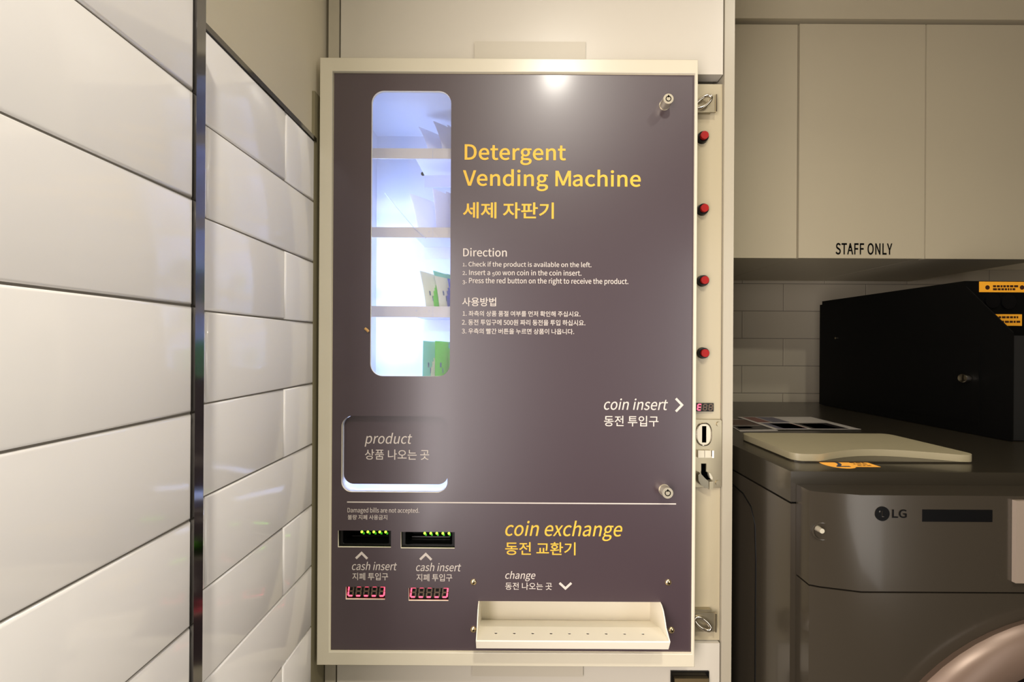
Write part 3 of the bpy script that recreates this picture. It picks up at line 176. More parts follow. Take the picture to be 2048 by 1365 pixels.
def mat(name, rgb, rough=0.5, metal=0.0, emit=0.0, spec=0.5, coat=0.0, coat_rough=0.08, bump=0.0, bump_scale=400.0, mottle=0.0, mottle_scale=30.0, trans=0.0):
    m = bpy.data.materials.new(name)
    m.use_nodes = True
    nt = m.node_tree
    b = nt.nodes['Principled BSDF']
    col = (lin(rgb[0]), lin(rgb[1]), lin(rgb[2]), 1)
    b.inputs['Base Color'].default_value = col
    b.inputs['Roughness'].default_value = rough
    b.inputs['Metallic'].default_value = metal
    b.inputs['Specular IOR Level'].default_value = spec
    b.inputs['Coat Weight'].default_value = coat
    b.inputs['Coat Roughness'].default_value = coat_rough
    if trans:
        b.inputs['Transmission Weight'].default_value = trans
    if emit:
        b.inputs['Emission Color'].default_value = col
        b.inputs['Emission Strength'].default_value = emit
    if bump or mottle:
        tc = nt.nodes.new('ShaderNodeTexCoord')
        nz = nt.nodes.new('ShaderNodeTexNoise')
        nz.inputs['Scale'].default_value = bump_scale if bump else mottle_scale
        nz.inputs['Detail'].default_value = 3
        nt.links.new(tc.outputs['Object'], nz.inputs['Vector'])
        if bump:
            bp = nt.nodes.new('ShaderNodeBump')
            bp.inputs['Strength'].default_value = bump
            bp.inputs['Distance'].default_value = 0.001
            nt.links.new(nz.outputs['Fac'], bp.inputs['Height'])
            nt.links.new(bp.outputs['Normal'], b.inputs['Normal'])
        if mottle:
            mx = nt.nodes.new('ShaderNodeMixRGB')
            mx.blend_type = 'MULTIPLY'
            mx.inputs['Fac'].default_value = mottle
            mx.inputs['Color1'].default_value = col
            nt.links.new(nz.outputs['Fac'], mx.inputs['Color2'])
            nt.links.new(mx.outputs['Color'], b.inputs['Base Color'])
    return m


def clear_mat(name, rgb, rough, fac):
    """thin clear or frosted sheet: lets most light straight through, with a surface sheen"""
    m = bpy.data.materials.new(name)
    m.use_nodes = True
    nt = m.node_tree
    for n in list(nt.nodes):
        nt.nodes.remove(n)
    out = nt.nodes.new('ShaderNodeOutputMaterial')
    mix = nt.nodes.new('ShaderNodeMixShader')
    tr = nt.nodes.new('ShaderNodeBsdfTransparent')
    pb = nt.nodes.new('ShaderNodeBsdfPrincipled')
    pb.inputs['Base Color'].default_value = (lin(rgb[0]), lin(rgb[1]), lin(rgb[2]), 1)
    pb.inputs['Roughness'].default_value = rough
    mix.inputs['Fac'].default_value = fac
    nt.links.new(tr.outputs[0], mix.inputs[1])
    nt.links.new(pb.outputs[0], mix.inputs[2])
    nt.links.new(mix.outputs[0], out.inputs['Surface'])
    return m


M = dict(
    plaster=mat('painted_plaster', (196, 186, 160), 0.7, bump=0.15, bump_scale=250),
    tile=mat('glazed_tile', (242, 238, 231), 0.10, coat=0.3),
    grout=mat('grout', (120, 114, 102), 0.9),
    chrome_dark=mat('dark_chrome', (120, 118, 116), 0.12, metal=1.0),
    filler=mat('tan_filler', (120, 112, 84), 0.7),
    laminate=mat('white_laminate', (198, 191, 174), 0.32),
    cab=mat('cream_laminate', (186, 176, 148), 0.45),
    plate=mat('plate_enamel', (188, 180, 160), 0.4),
    paint=mat('white_enamel', (204, 196, 172), 0.28),
    paint2=mat('tray_enamel', (238, 230, 208), 0.35),
    print_=mat('mauve_print', (61, 46, 51), 0.40, spec=0.9, coat=0.25, coat_rough=0.17),
    edge=mat('acrylic_edge', (228, 218, 190), 0.3),
    yellow=mat('yellow_ink', (222, 178, 66), 0.5, spec=0.3),
    cream=mat('cream_ink', (206, 196, 184), 0.5, spec=0.3),
    black=mat('black_plastic', (8, 8, 8), 0.3, spec=0.25),
    blackm=mat('black_steel', (4, 4, 3), 0.55, spec=0.15),
    hole=mat('black_hole', (2, 2, 2), 0.9, spec=0.0),
    chrome=mat('chrome', (214, 206, 190), 0.13, metal=1.0),
    steel=mat('brushed_steel', (168, 158, 132), 0.33, metal=0.8),
    brass=mat('brass', (226, 204, 160), 0.2, metal=1.0),
    scoop_metal=mat('scoop_metal', (112, 106, 90), 0.22, metal=0.8),
    nickel=mat('satin_nickel', (196, 187, 164), 0.30, metal=0.6),
    red=mat('red_plastic', (146, 14, 10), 0.45, spec=0.3),
    strip=mat('cream_enamel', (172, 161, 132), 0.3),
    edge_band=mat('edge_band', (172, 164, 143), 0.32),
    led_red=mat('red_segment', (255, 76, 104), 0.4, emit=2.4),
    led_off=mat('unlit_segment', (96, 78, 62), 0.5),
    led_green=mat('green_led', (150, 255, 40), 0.4, emit=5.0),
    led_green_reflection=mat('green_led_reflection', (60, 170, 20), 0.4, emit=0.35),  # weak glow standing in for the lamps' reflections
    led_white=mat('cold_led', (176, 200, 255), 0.4, emit=46.0),
    led_soft=mat('soft_cold_led', (200, 216, 255), 0.4, emit=60.0),
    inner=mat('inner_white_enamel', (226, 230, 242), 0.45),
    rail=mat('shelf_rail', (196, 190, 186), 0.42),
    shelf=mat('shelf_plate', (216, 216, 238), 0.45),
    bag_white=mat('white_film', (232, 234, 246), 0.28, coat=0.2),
    bag_green=mat('green_film', (90, 190, 60), 0.28),
    bag_blue=mat('blue_film', (70, 96, 200), 0.28),
    bag_teal=mat('teal_film', (120, 190, 170), 0.28),
    bag_pale=mat('pale_film', (206, 204, 190), 0.28),
    ink_dark=mat('dark_ink', (40, 52, 70), 0.5),
    pouch_ink=mat('pouch_ink', (58, 84, 120), 0.5),
    tan=mat('tan_rubber', (196, 152, 84), 0.6),
    wire=mat('grey_wire', (176, 180, 196), 0.5),
    washer=mat('graphite_enamel', (58, 52, 42), 0.24, metal=0.3, coat=0.2),
    washer2=mat('graphite_top', (50, 45, 35), 0.28, metal=0.3, coat=0.2),
    lid=mat('light_grey_plastic', (146, 137, 108), 0.42),
    door_ring=mat('door_ring', (104, 86, 72), 0.35, metal=0.3),
    glass_dark=mat('dark_glass', (10, 6, 8), 0.08),
    coinbox=mat('coin_box_grey', (140, 126, 110), 0.35, metal=0.2),
    stick=mat('orange_sticker', (250, 176, 66), 0.5),
    stick2=mat('amber_sticker', (232, 162, 40), 0.5),
    paper=mat('flyer_paper', (164, 158, 148), 0.3),
    ph1=mat('photo_maroon', (110, 52, 48), 0.3, mottle=0.8, mottle_scale=60),
    ph2=mat('photo_slate', (84, 84, 104), 0.3, mottle=0.8, mottle_scale=50),
    ph3=mat('photo_brown', (70, 40, 28), 0.3, mottle=0.8, mottle_scale=50),
    ph4=mat('photo_black', (26, 22, 24), 0.3),
    floor=mat('grey_floor', (84, 78, 68), 0.5, mottle=0.3, mottle_scale=12),
    box_front=mat('box_front_grey', (24, 24, 22), 0.5),
    dim_paint=mat('dim_wall_paint', (74, 66, 54), 0.8),
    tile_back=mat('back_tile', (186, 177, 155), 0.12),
    ceil=mat('ceiling_paint', (226, 220, 204), 0.8),
    frame_dark=mat('window_frame', (60, 58, 54), 0.5),
    pane=clear_mat('clear_pane', (255, 255, 255), 0.05, 0.05),
)


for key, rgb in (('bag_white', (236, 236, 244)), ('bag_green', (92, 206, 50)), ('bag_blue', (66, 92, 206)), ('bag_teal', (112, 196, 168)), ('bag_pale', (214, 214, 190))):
    nt = M[key].node_tree
    pb = nt.nodes['Principled BSDF']
    pb.inputs['Base Color'].default_value = (lin(rgb[0]), lin(rgb[1]), lin(rgb[2]), 1)
    tl = nt.nodes.new('ShaderNodeBsdfTranslucent')
    tl.inputs['Color'].default_value = (lin(rgb[0]), lin(rgb[1]), lin(rgb[2]), 1)
    mx = nt.nodes.new('ShaderNodeMixShader')
    mx.inputs['Fac'].default_value = 0.5 if key == 'bag_white' else 0.22
    nt.links.new(pb.outputs[0], mx.inputs[1])
    nt.links.new(tl.outputs[0], mx.inputs[2])
    nt.links.new(mx.outputs[0], nt.nodes['Material Output'].inputs['Surface'])


def P(px, py, Y=0.0):
    """point on the plane at depth Y that the photograph shows at (px, py)"""
    d = Y + D
    u, v = px - CX, py - CY
    c, s = math.cos(ROLL), math.sin(ROLL)
    return Vector(((u * c + v * s) * d / F, Y, CZ - (-u * s + v * c) * d / F))


def R(x0, x1, y0, y1, Y=0.0):
    """rectangle x0, x1, z0, z1 on the plane Y"""
    c = P((x0 + x1) / 2, (y0 + y1) / 2, Y)
    k = (Y + D) / F / 2
    return c.x - (x1 - x0) * k, c.x + (x1 - x0) * k, c.z - (y1 - y0) * k, c.z + (y1 - y0) * k


def link(name, me, m, parent=None):
    o = bpy.data.objects.new(name, me)
    COL.objects.link(o)
    for k in (m if isinstance(m, (list, tuple)) else [m]):
        o.data.materials.append(k)
    if parent is not None:
        o.parent = parent
        o.matrix_parent_inverse = Matrix.Translation(-wloc(parent))
    return o


def wloc(o):
    v = Vector((0, 0, 0))
    while o is not None:
        v = v + o.location
        if o.parent is None:
            break
        v = v + o.matrix_parent_inverse.translation
        o = o.parent
    return v


def obj(name, bm, m, parent=None, smooth=False, bevel=0.0, segs=2):
    if bevel:
        es = [e for e in bm.edges if len(e.link_faces) == 2 and e.calc_face_angle(0) > 0.6]
        bmesh.ops.bevel(bm, geom=es, offset=bevel, segments=segs, profile=0.5, affect='EDGES', clamp_overlap=True)
    me = bpy.data.meshes.new(name)
    bmesh.ops.recalc_face_normals(bm, faces=bm.faces)
    bm.to_mesh(me)
    bm.free()
    if smooth or bevel:
        me.polygons.foreach_set('use_smooth', [True] * len(me.polygons))
        try:
            me.set_sharp_from_angle(angle=math.radians(38))
        except Exception:
            pass
    return link(name, me, m, parent)


def thing(name, label, cat, loc, group=None):
    o = bpy.data.objects.new(name, None)
    COL.objects.link(o)
    o.location = loc
    o.empty_display_size = 0.05
    return tag(o, label, cat, group)


def tag(o, label=None, cat=None, group=None, kind=None):
    if label:
        o['label'] = label
    if cat:
        o['category'] = cat
    if group:
        o['group'] = group
    if kind:
        o['kind'] = kind
    return o


def box(bm, x0, x1, y0, y1, z0, z1, mi=0):
    vs = [bm.verts.new(p) for p in ((x0, y0, z0), (x1, y0, z0), (x1, y1, z0), (x0, y1, z0), (x0, y0, z1), (x1, y0, z1), (x1, y1, z1), (x0, y1, z1))]
    for f in ((0, 1, 5, 4), (1, 2, 6, 5), (2, 3, 7, 6), (3, 0, 4, 7), (4, 5, 6, 7), (3, 2, 1, 0)):
        bm.faces.new([vs[i] for i in f]).material_index = mi
    return vs


def B(*a):
    bm = bmesh.new()
    if a:
        box(bm, *a)
    return bm


def prism(bm, pts, axis, a, b, mi=0):
    """pts: 2-D outline; axis 'x' uses (y,z), 'y' uses (x,z), 'z' uses (x,y)"""
    def mk(p, t):
        return (t, p[0], p[1]) if axis == 'x' else (p[0], t, p[1]) if axis == 'y' else (p[0], p[1], t)
    A_ = [bm.verts.new(mk(p, a)) for p in pts]
    B_ = [bm.verts.new(mk(p, b)) for p in pts]
    n = len(pts)
    bm.faces.new(A_).material_index = mi
    bm.faces.new(B_[::-1]).material_index = mi
    for i in range(n):
        bm.faces.new((A_[i], B_[i], B_[(i + 1) % n], A_[(i + 1) % n])).material_index = mi


def circle(cx, cz, r, n=24, a0=0.0):
    return [(cx + r * math.cos(a0 + 2 * math.pi * i / n), cz + r * math.sin(a0 + 2 * math.pi * i / n)) for i in range(n)]


def cyl(bm, x, z, r, y0, y1, n=24, r1=None, mi=0):
    """cylinder along Y"""
    r1 = r if r1 is None else r1
    A_ = [bm.verts.new((p[0], y0, p[1])) for p in circle(x, z, r, n)]
    B_ = [bm.verts.new((p[0], y1, p[1])) for p in circle(x, z, r1, n)]
    bm.faces.new(A_).material_index = mi
    bm.faces.new(B_[::-1]).material_index = mi
    for i in range(n):
        bm.faces.new((A_[i], B_[i], B_[(i + 1) % n], A_[(i + 1) % n])).material_index = mi


def rrect(x0, x1, z0, z1, r, n=8):
    pts = []
    for cx, cz, a in ((x1 - r, z1 - r, 0), (x0 + r, z1 - r, 90), (x0 + r, z0 + r, 180), (x1 - r, z0 + r, 270)):
        for i in range(n + 1):
            t = math.radians(a + 90 * i / n)
            pts.append((cx + r * math.cos(t), cz + r * math.sin(t)))
    return pts


def tube(bm, pts, r, n=10, closed=False):
    pts = [Vector(p) for p in pts]
    rings = []
    N_ = len(pts)
    for i, p in enumerate(pts):
        if closed:
            t = (pts[(i + 1) % N_] - pts[i - 1]).normalized()
        else:
            t = (pts[min(i + 1, N_ - 1)] - pts[max(i - 1, 0)]).normalized()
        up = Vector((0, 1, 0)) if closed else Vector((0, 0, 1)) if abs(t.z) < 0.9 else Vector((1, 0, 0))
        a = t.cross(up).normalized()
        b = t.cross(a).normalized()
        rings.append([bm.verts.new(p + r * (math.cos(2 * math.pi * k / n) * a + math.sin(2 * math.pi * k / n) * b)) for k in range(n)])
    for i in range(N_ if closed else N_ - 1):
        q, w = rings[i], rings[(i + 1) % N_]
        for k in range(n):
            bm.faces.new((q[k], q[(k + 1) % n], w[(k + 1) % n], w[k]))
    if not closed:
        bm.faces.new(rings[0][::-1])
        bm.faces.new(rings[-1])


def flat_curve(splines, depth=0.0, bevel=0.0, offset=0.0, res=3):
    """a filled outline (with holes) in the XY plane of a curve, as a mesh"""
    cu = bpy.data.curves.new('tmp', 'CURVE')
    cu.dimensions = '2D'
    cu.fill_mode = 'BOTH'
    cu.extrude = depth / 2
    cu.bevel_depth = bevel
    cu.bevel_resolution = 1
    cu.offset = offset
    cu.resolution_u = res
    for kind, pts in splines:
        sp = cu.splines.new(kind)
        if kind == 'POLY':
            sp.points.add(len(pts) - 1)
            for q, p in zip(sp.points, pts):
                q.co = (p[0], p[1], 0, 1)
        else:
            sp.bezier_points.add(len(pts) - 1)
            for q, p in zip(sp.bezier_points, pts):
                q.handle_left_type = q.handle_right_type = 'FREE'
                q.co = (p[0], p[1], 0)
                q.handle_left = (p[0] + p[2], p[1] + p[3], 0)
                q.handle_right = (p[0] + p[4], p[1] + p[5], 0)
        sp.use_cyclic_u = True
    o = bpy.data.objects.new('tmp', cu)
    me = bpy.data.meshes.new_from_object(o)
    bpy.data.objects.remove(o)
    bpy.data.curves.remove(cu)
    return me


def slab(name, outline, holes, y_front, thick, mats, parent=None, bevel=0.0):
    """upright sheet facing -Y with holes; second material (if any) on the cut edges"""
    me = flat_curve([('POLY', outline)] + [('POLY', h) for h in holes], depth=thick - 2 * bevel, bevel=bevel)
    for v in me.vertices:
        x, z, t = v.co
        v.co = (x, y_front + thick / 2 - t, z)
    bm = bmesh.new()
    bm.from_mesh(me)
    me.materials.clear()
    bmesh.ops.remove_doubles(bm, verts=bm.verts, dist=1e-6)
    bmesh.ops.recalc_face_normals(bm, faces=bm.faces)
    if isinstance(mats, (list, tuple)):
        for f in bm.faces:
            f.material_index = 0 if abs(f.normal.y) > 0.9 else 1
    bm.to_mesh(me)
    bm.free()
    me.name = name
    return link(name, me, mats, parent)


# ------------------------------------------------------------------ lettering
GL = {}
for row in GLYPHS:
    GL[chr(row[0])] = (row[1], [[q[i:i + 6] for i in range(0, len(q), 6)] for q in row[2:]])
_CACHE = {}


def outline(seg, n=5):
    """bezier outline -> closed polyline without doubled points"""
    pts = []
    m = len(seg)
    for i in range(m):
        a, c = seg[i], seg[(i + 1) % m]
        p0, p1 = Vector(a[0:2]), Vector(a[0:2]) + Vector(a[4:6])
        p3, p2 = Vector(c[0:2]), Vector(c[0:2]) + Vector(c[2:4])
        ch_ = p3 - p0
        straight = abs(ch_.cross(p1 - p0)) < 2.5 * max(1, ch_.length) and abs(ch_.cross(p2 - p0)) < 2.5 * max(1, ch_.length) if ch_.length > 0 else True
        k = 1 if straight else n
        for t in range(k):
            t /= k
            q = (1 - t) ** 3 * p0 + 3 * t * (1 - t) ** 2 * p1 + 3 * t * t * (1 - t) * p2 + t ** 3 * p3
            if not pts or (q - pts[-1]).length > 1.0:
                pts.append(q)
    if len(pts) > 1 and (pts[0] - pts[-1]).length <= 1.0:
        pts.pop()
    return pts


def area2(p):
    return sum(a.x * b.y - b.x * a.y for a, b in zip(p, p[1:] + p[:1]))


BOLD = {'M': [(70, -14), (70, 681), (200, 681), (395, 190), (590, 681), (720, 681), (720, -14), (616, -14), (616, 470), (441, 20), (349, 20), (174, 470), (174, -14)],
        'V': [(-12, 681), (104, 681), (268, 130), (432, 681), (548, 681), (330, -14), (206, -14)]}


def glyph(ch, weight):
    k = (ch, weight)
    if k not in _CACHE:
        if weight > 10 and ch in BOLD:
            me = flat_curve([('POLY', BOLD[ch])])
            _CACHE[k] = ([tuple(v.co)[:2] for v in me.vertices], [tuple(f.vertices) for f in me.polygons])
            return _CACHE[k]
        lines = [outline(s_) for s_ in GL[ch][1]]
        sg = 1 if area2(max(lines, key=lambda p: abs(area2(p)))) > 0 else -1
        sp = []
        for p in lines:
            n = len(p)
            q = []
            for i in range(n):
                e0, e1 = (p[i] - p[i - 1]).normalized(), (p[(i + 1) % n] - p[i]).normalized()
                n0, n1 = Vector((e0.y, -e0.x)) * sg, Vector((e1.y, -e1.x)) * sg
                m_ = n0 + n1
                m_ = m_.normalized() if m_.length > 1e-3 else n0
                w = weight / max(0.6, m_.dot(n0))
                q.append(p[i] + m_ * w)
            sp.append(('POLY', [tuple(v) for v in q]))
        me = flat_curve(sp)
        _CACHE[k] = ([tuple(v.co)[:2] for v in me.vertices], [tuple(f.vertices) for f in me.polygons])
        bpy.data.meshes.remove(me)
    return _CACHE[k]


def lettering(bm, s, rect, Y, weight=0, shear=0.0, old=False, lift=0.0004, track=0, xs=1.0):
    """write s on the plane Y so that its ink fills the rectangle (photo pixels x0, x1, y0, y1)"""
    pen = 0
    V, FC = [], []
    for ch in s:
        if ch == ' ':
            pen += 210 + track
            continue
        adv = GL[ch][0]
        vs, fs = glyph(ch, weight)
        sx, sy, dy = 1, 1, 0
        if old and ch.isdigit():
            sx, sy = 0.84, 0.74
            dy = -150 if ch in '35' else 0
        n = len(V)
        V += [(pen + x * sx + shear * (y * sy + dy), y * sy + dy) for x, y in vs]
        FC += [tuple(i + n for i in f) for f in fs]
        pen += adv * sx + track
    a0, a1 = min(v[0] for v in V), max(v[0] for v in V)
    b0, b1 = min(v[1] for v in V), max(v[1] for v in V)
    x0, x1, z0, z1 = R(*rect, Y)
    bv = [bm.verts.new((x0 + (x - a0) / (a1 - a0) * (x1 - x0), Y - lift, z0 + (z - b0) / (b1 - b0) * (z1 - z0))) for x, z in V]
    for f in FC:
        try:
            bm.faces.new([bv[i] for i in f])
        except ValueError:
            pass


def ink(name, lines, Y, m, parent):
    bm = bmesh.new()
    for l in lines:
        kw = l[2] if len(l) > 2 else {}
        lettering(bm, l[0], l[1], Y, **kw)
    for f in bm.faces:
        f.normal_update()
        if f.normal.y > 0:
            f.normal_flip()
    me = bpy.data.meshes.new(name)
    bm.to_mesh(me)
    bm.free()
    return link(name, me, m, parent)


def chevron(name, pts_px, w_px, Y, m, parent):
    """a V arrow of constant line width through three photo points"""
    p = [P(x, y, Y) for x, y in pts_px]
    w = w_px * (Y + D) / F / 2
    bm = bmesh.new()
    a, b, c = [Vector((q.x, q.z)) for q in p]
    d1, d2 = (b - a).normalized(), (c - b).normalized()
    n1, n2 = Vector((-d1.y, d1.x)), Vector((-d2.y, d2.x))
    mit = (n1 + n2).normalized()
    k = w / max(0.3, mit.dot(n1))
    up = [a + n1 * w, b + mit * k, c + n2 * w]
    dn = [a - n1 * w, b - mit * k, c - n2 * w]
    U = [bm.verts.new((q.x, Y - 0.0004, q.y)) for q in up]
    L = [bm.verts.new((q.x, Y - 0.0004, q.y)) for q in dn]
    for i in range(2):
        bm.faces.new((U[i], U[i + 1], L[i + 1], L[i]))
    return obj(name, bm, m, parent)


# ------------------------------------------------------------------ the room
CEIL = 2.40
WL = -0.331       # left wall, deep part
WN = -0.300       # left wall, near part (stands 3 cm proud)
YB = 0.813        # back wall of the washer niche


def struct(name, bm, m, **kw):
    return tag(obj(name, bm, m, **kw), kind='structure')


struct('floor', B(-0.47, 2.3, -2.6, 0.95, -0.05, 0.0), M['floor'])
struct('ceiling', B(-0.47, 2.3, -2.6, 0.95, CEIL, CEIL + 0.05), M['ceil'])


def tiles(parent, X, y_lo, y_hi, z_lo, z_hi, joints, face=0.004):
    """tile cladding on a wall facing +X: every tile is a raised cushion with soft edges"""
    bm = bmesh.new()
    g, bv = 0.0007, 0.0028
    box(bm, X - 0.006, X - face + 0.0012, y_lo, y_hi, z_lo, z_hi, 1)
    nrow = int(round((z_hi - z_lo) / 0.1))
    for r in range(nrow):
        z1 = z_hi - 0.1 * r
        z0 = z1 - 0.1
        j = joints[r % 2]
        k0 = math.floor((y_lo - j) / 0.3)
        y = j + 0.3 * k0
        while y < y_hi:
            a, b = max(y, y_lo), min(y + 0.3, y_hi)
            y += 0.3
            if b - a < 0.01:
                continue
            rings = []
            for ins, x in ((g, X - face), (g + bv * 0.12, X - 0.0018), (g + bv * 0.45, X - 0.0006), (g + bv, X)):
                rings.append([bm.verts.new((x, p, q)) for p, q in ((a + ins, z0 + ins), (b - ins, z0 + ins), (b - ins, z1 - ins), (a + ins, z1 - ins))])
            for q, w in zip(rings, rings[1:]):
                for k in range(4):
                    bm.faces.new((q[k], q[(k + 1) % 4], w[(k + 1) % 4], w[k]))
            bm.faces.new(rings[-1])
    o = obj('tile_cladding', bm, [M['tile'], M['grout']], parent)
    me = o.data
    me.polygons.foreach_set('use_smooth', [p.material_index == 0 for p in me.polygons])
    me.set_sharp_from_angle(angle=math.radians(70))
    return o


YN = -0.62          # the near tiles end here; beyond is the shop window
wn = struct('wall_left', B(-0.47, WN - 0.0055, YN, -0.302, 0, CEIL), M['plaster'])
tiles(wn, WN, YN, -0.302, 0.0, 1.5, (-0.302, -0.452))
wl = struct('wall_corner', B(-0.47, WL - 0.0055, -0.302, 0.95, 0, CEIL), M['plaster'])
tiles(wl, WL, -0.289, -0.008, 0.0, 1.5, (-0.093, -0.243))
bm = bmesh.new()
prism(bm, [(WL - 0.004, -0.302), (WN + 0.0016, -0.302), (WN + 0.0001, -0.2888), (WL - 0.004, -0.2888)], 'z', 0, 1.5065)
struct('trim_1', bm, M['chrome_dark'], bevel=0.0008)
struct('trim_2', B(WL - 0.006, WL + 0.0012, -0.289, -0.004, 1.5, 1.5065), M['chrome_dark'], bevel=0.0006)
struct('trim_3', B(WL - 0.006, WL - 0.0004, -0.0075, 0.06, 0.0, 1.583), M['filler'], bevel=0.0006)
struct('trim_4', B(WN - 0.006, WN + 0.0012, YN, -0.302, 1.5, 1.5065), M['chrome_dark'], bevel=0.0006)

# back wall of the niche, tiles darker than on the left wall, in real relief
wb = struct('wall_back', B(-0.45, 2.3, YB + 0.006, YB + 0.14, 0, CEIL), M['plaster'])
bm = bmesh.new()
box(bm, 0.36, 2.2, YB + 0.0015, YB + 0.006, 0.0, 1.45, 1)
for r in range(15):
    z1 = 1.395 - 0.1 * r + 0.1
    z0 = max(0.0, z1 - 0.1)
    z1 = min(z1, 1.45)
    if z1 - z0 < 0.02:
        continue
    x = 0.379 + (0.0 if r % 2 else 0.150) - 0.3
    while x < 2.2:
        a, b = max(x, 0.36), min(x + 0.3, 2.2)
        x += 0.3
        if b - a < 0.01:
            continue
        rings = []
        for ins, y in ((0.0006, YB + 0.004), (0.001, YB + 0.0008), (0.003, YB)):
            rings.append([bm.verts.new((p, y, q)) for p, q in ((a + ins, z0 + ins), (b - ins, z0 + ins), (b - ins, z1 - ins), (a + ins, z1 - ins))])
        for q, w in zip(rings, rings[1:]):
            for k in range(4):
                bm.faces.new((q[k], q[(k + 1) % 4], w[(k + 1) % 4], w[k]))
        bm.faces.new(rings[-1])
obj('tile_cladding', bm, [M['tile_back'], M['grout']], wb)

struct('wall_right', B(2.2, 2.3, -2.6, 0.95, 0, CEIL), M['dim_paint'])
struct('wall_rear', B(-0.47, 2.3, -2.6, -2.5, 0, CEIL), M['dim_paint'])
# left wall beside the photographer, with the shop window opening
wy0, wy1, wz0, wz1 = -1.55, -0.63, 0.38, 1.66
bm = bmesh.new()
box(bm, -0.47, -0.33, -2.5, wy0, 0, CEIL)
box(bm, -0.47, -0.33, wy1, YN - 0.0005, 0, CEIL)
box(bm, -0.47, -0.33, wy0, wy1, 0, wz0)
box(bm, -0.47, -0.33, wy0, wy1, wz1, CEIL)
struct('wall_left_near', bm, M['plaster'])
bm = bmesh.new()
for a in (wy0, wy1 - 0.03):
    box(bm, -0.385, -0.345, a, a + 0.03, wz0, wz1)
for a in (wz0, wz1 - 0.03):
    box(bm, -0.385, -0.345, wy0 + 0.03, wy1 - 0.03, a, a + 0.03)
win = struct('window_1', bm, M['frame_dark'])
obj('window_glass', B(-0.368, -0.364, wy0 + 0.03, wy1 - 0.03, wz0 + 0.03, wz1 - 0.03), M['pane'], win)

# added, unseen partition with a window frame for the fill light, right of the photographer
PX = 0.95
py0, py1, pz0, pz1 = -1.70, -0.86, 0.40, 1.70
bm = bmesh.new()
box(bm, PX, PX + 0.12, -2.5, py0, 0, CEIL)
box(bm, PX, PX + 0.12, py1, -0.78, 0, CEIL)
box(bm, PX, PX + 0.12, py0, py1, 0, pz0)
box(bm, PX, PX + 0.12, py0, py1, pz1, CEIL)
struct('added_partition', bm, M['dim_paint'])
bm = bmesh.new()
for a in (py0, py1 - 0.03):
    box(bm, PX + 0.012, PX + 0.05, a, a + 0.03, pz0, pz1)
for a in (pz0, pz1 - 0.03):
    box(bm, PX + 0.012, PX + 0.05, py0 + 0.03, py1 - 0.03, a, a + 0.03)
win = struct('added_fill_window', bm, M['frame_dark'])
obj('window_glass', B(PX + 0.028, PX + 0.032, py0 + 0.03, py1 - 0.03, pz0 + 0.03, pz1 - 0.03), M['pane'], win)

# soffit above the wall cabinets
struct('trim_5', B(0.384, 2.2, 0.405, YB + 0.004, 2.036, CEIL), M['cab'])

# ------------------------------------------------------------------ tall cabinet round the machine
YC = 0.035
tall = thing('tall_cabinet', 'tall white laminate cabinet between tile wall and washer, built around the vending machine', 'cabinet', (0.02, 0.25, 0.0))
XR0, XR1 = 0.3655, 0.383
for a, b in ((-0.329, -0.3105), (XR0, XR1)):
    obj('side_panel', B(a, b, YC, 0.60, 0.0, CEIL - 0.002), M['edge_band'], tall, bevel=0.0012)
obj('back_panel', B(-0.31, XR0, 0.585, 0.60, 0.0, CEIL - 0.002), M['laminate'], tall)
DX0, DX1 = -0.3075, 0.3625
obj('upper_door', B(DX0, DX1, YC, YC + 0.020, 1.642, CEIL - 0.01), M['laminate'], tall, bevel=0.001)
obj('lower_door', B(DX0, DX1, YC, YC + 0.020, 0.06, 0.6445), M['laminate'], tall, bevel=0.002)
obj('plinth', B(DX0, DX1, YC + 0.03, YC + 0.045, 0.0, 0.055), M['laminate'], tall)
obj('shelf_board', B(-0.3105, XR0, 0.075, 0.58, 1.655, 1.673), M['laminate'], tall)
obj('shelf_board', B(-0.3105, XR0, 0.075, 0.58, 0.600, 0.618), M['laminate'], tall)
hx0, hx1, hz0, hz1 = R(1345, 1412, 1346, 1400, YC)
ho = obj('recessed_handle', B(hx0 - 0.004, hx1 + 0.004, YC - 0.003, YC - 0.0002, hz0, hz1 + 0.004), M['black'], tall, bevel=0.0012)
hp = B(hx0, hx1, YC - 0.010, YC - 0.0035, hz0 + 0.012, hz1 - 0.003)
tag(obj('handle_plate', hp, M['brass'], ho, bevel=0.002), label='brass coloured handle plate')

# ------------------------------------------------------------------ vending machine
vm = thing('vending_machine', 'white framed detergent vending machine with mauve printed front and lit product window', 'vending machine', (0.0, 0.06, 0.62))

FX0, FX1, FZ0, FZ1 = R(640, 1389.5, 121.5, 1328.5)
PX0, PX1, PZ0, PZ1 = R(665, 1386, 148.5, 1302.5)
WX0, WX1, WZ0, WZ1 = R(742, 901, 182, 753)
QX0, QX1, QZ0, QZ1 = R(683, 895, 833, 985.5)
TX0, TX1 = -0.0577, 0.246
TZ1 = P(1140, 1204)[2]
TZ0 = CZ - 0.4694
S1 = R(676, 782, 1062, 1095.5)
S2 = R(801.7, 909.5, 1064.8, 1097.5)
D1 = R(691.5, 770, 1174.5, 1200)
D2 = R(817.4, 897, 1176.8, 1202.6)
window = rrect(WX0, WX1, WZ0, WZ1, 0.0205)
chute = rrect(QX0, QX1, QZ0, QZ1, 0.0175)


def rc(r):
    return [(r[0], r[2]), (r[1], r[2]), (r[1], r[3]), (r[0], r[3])]


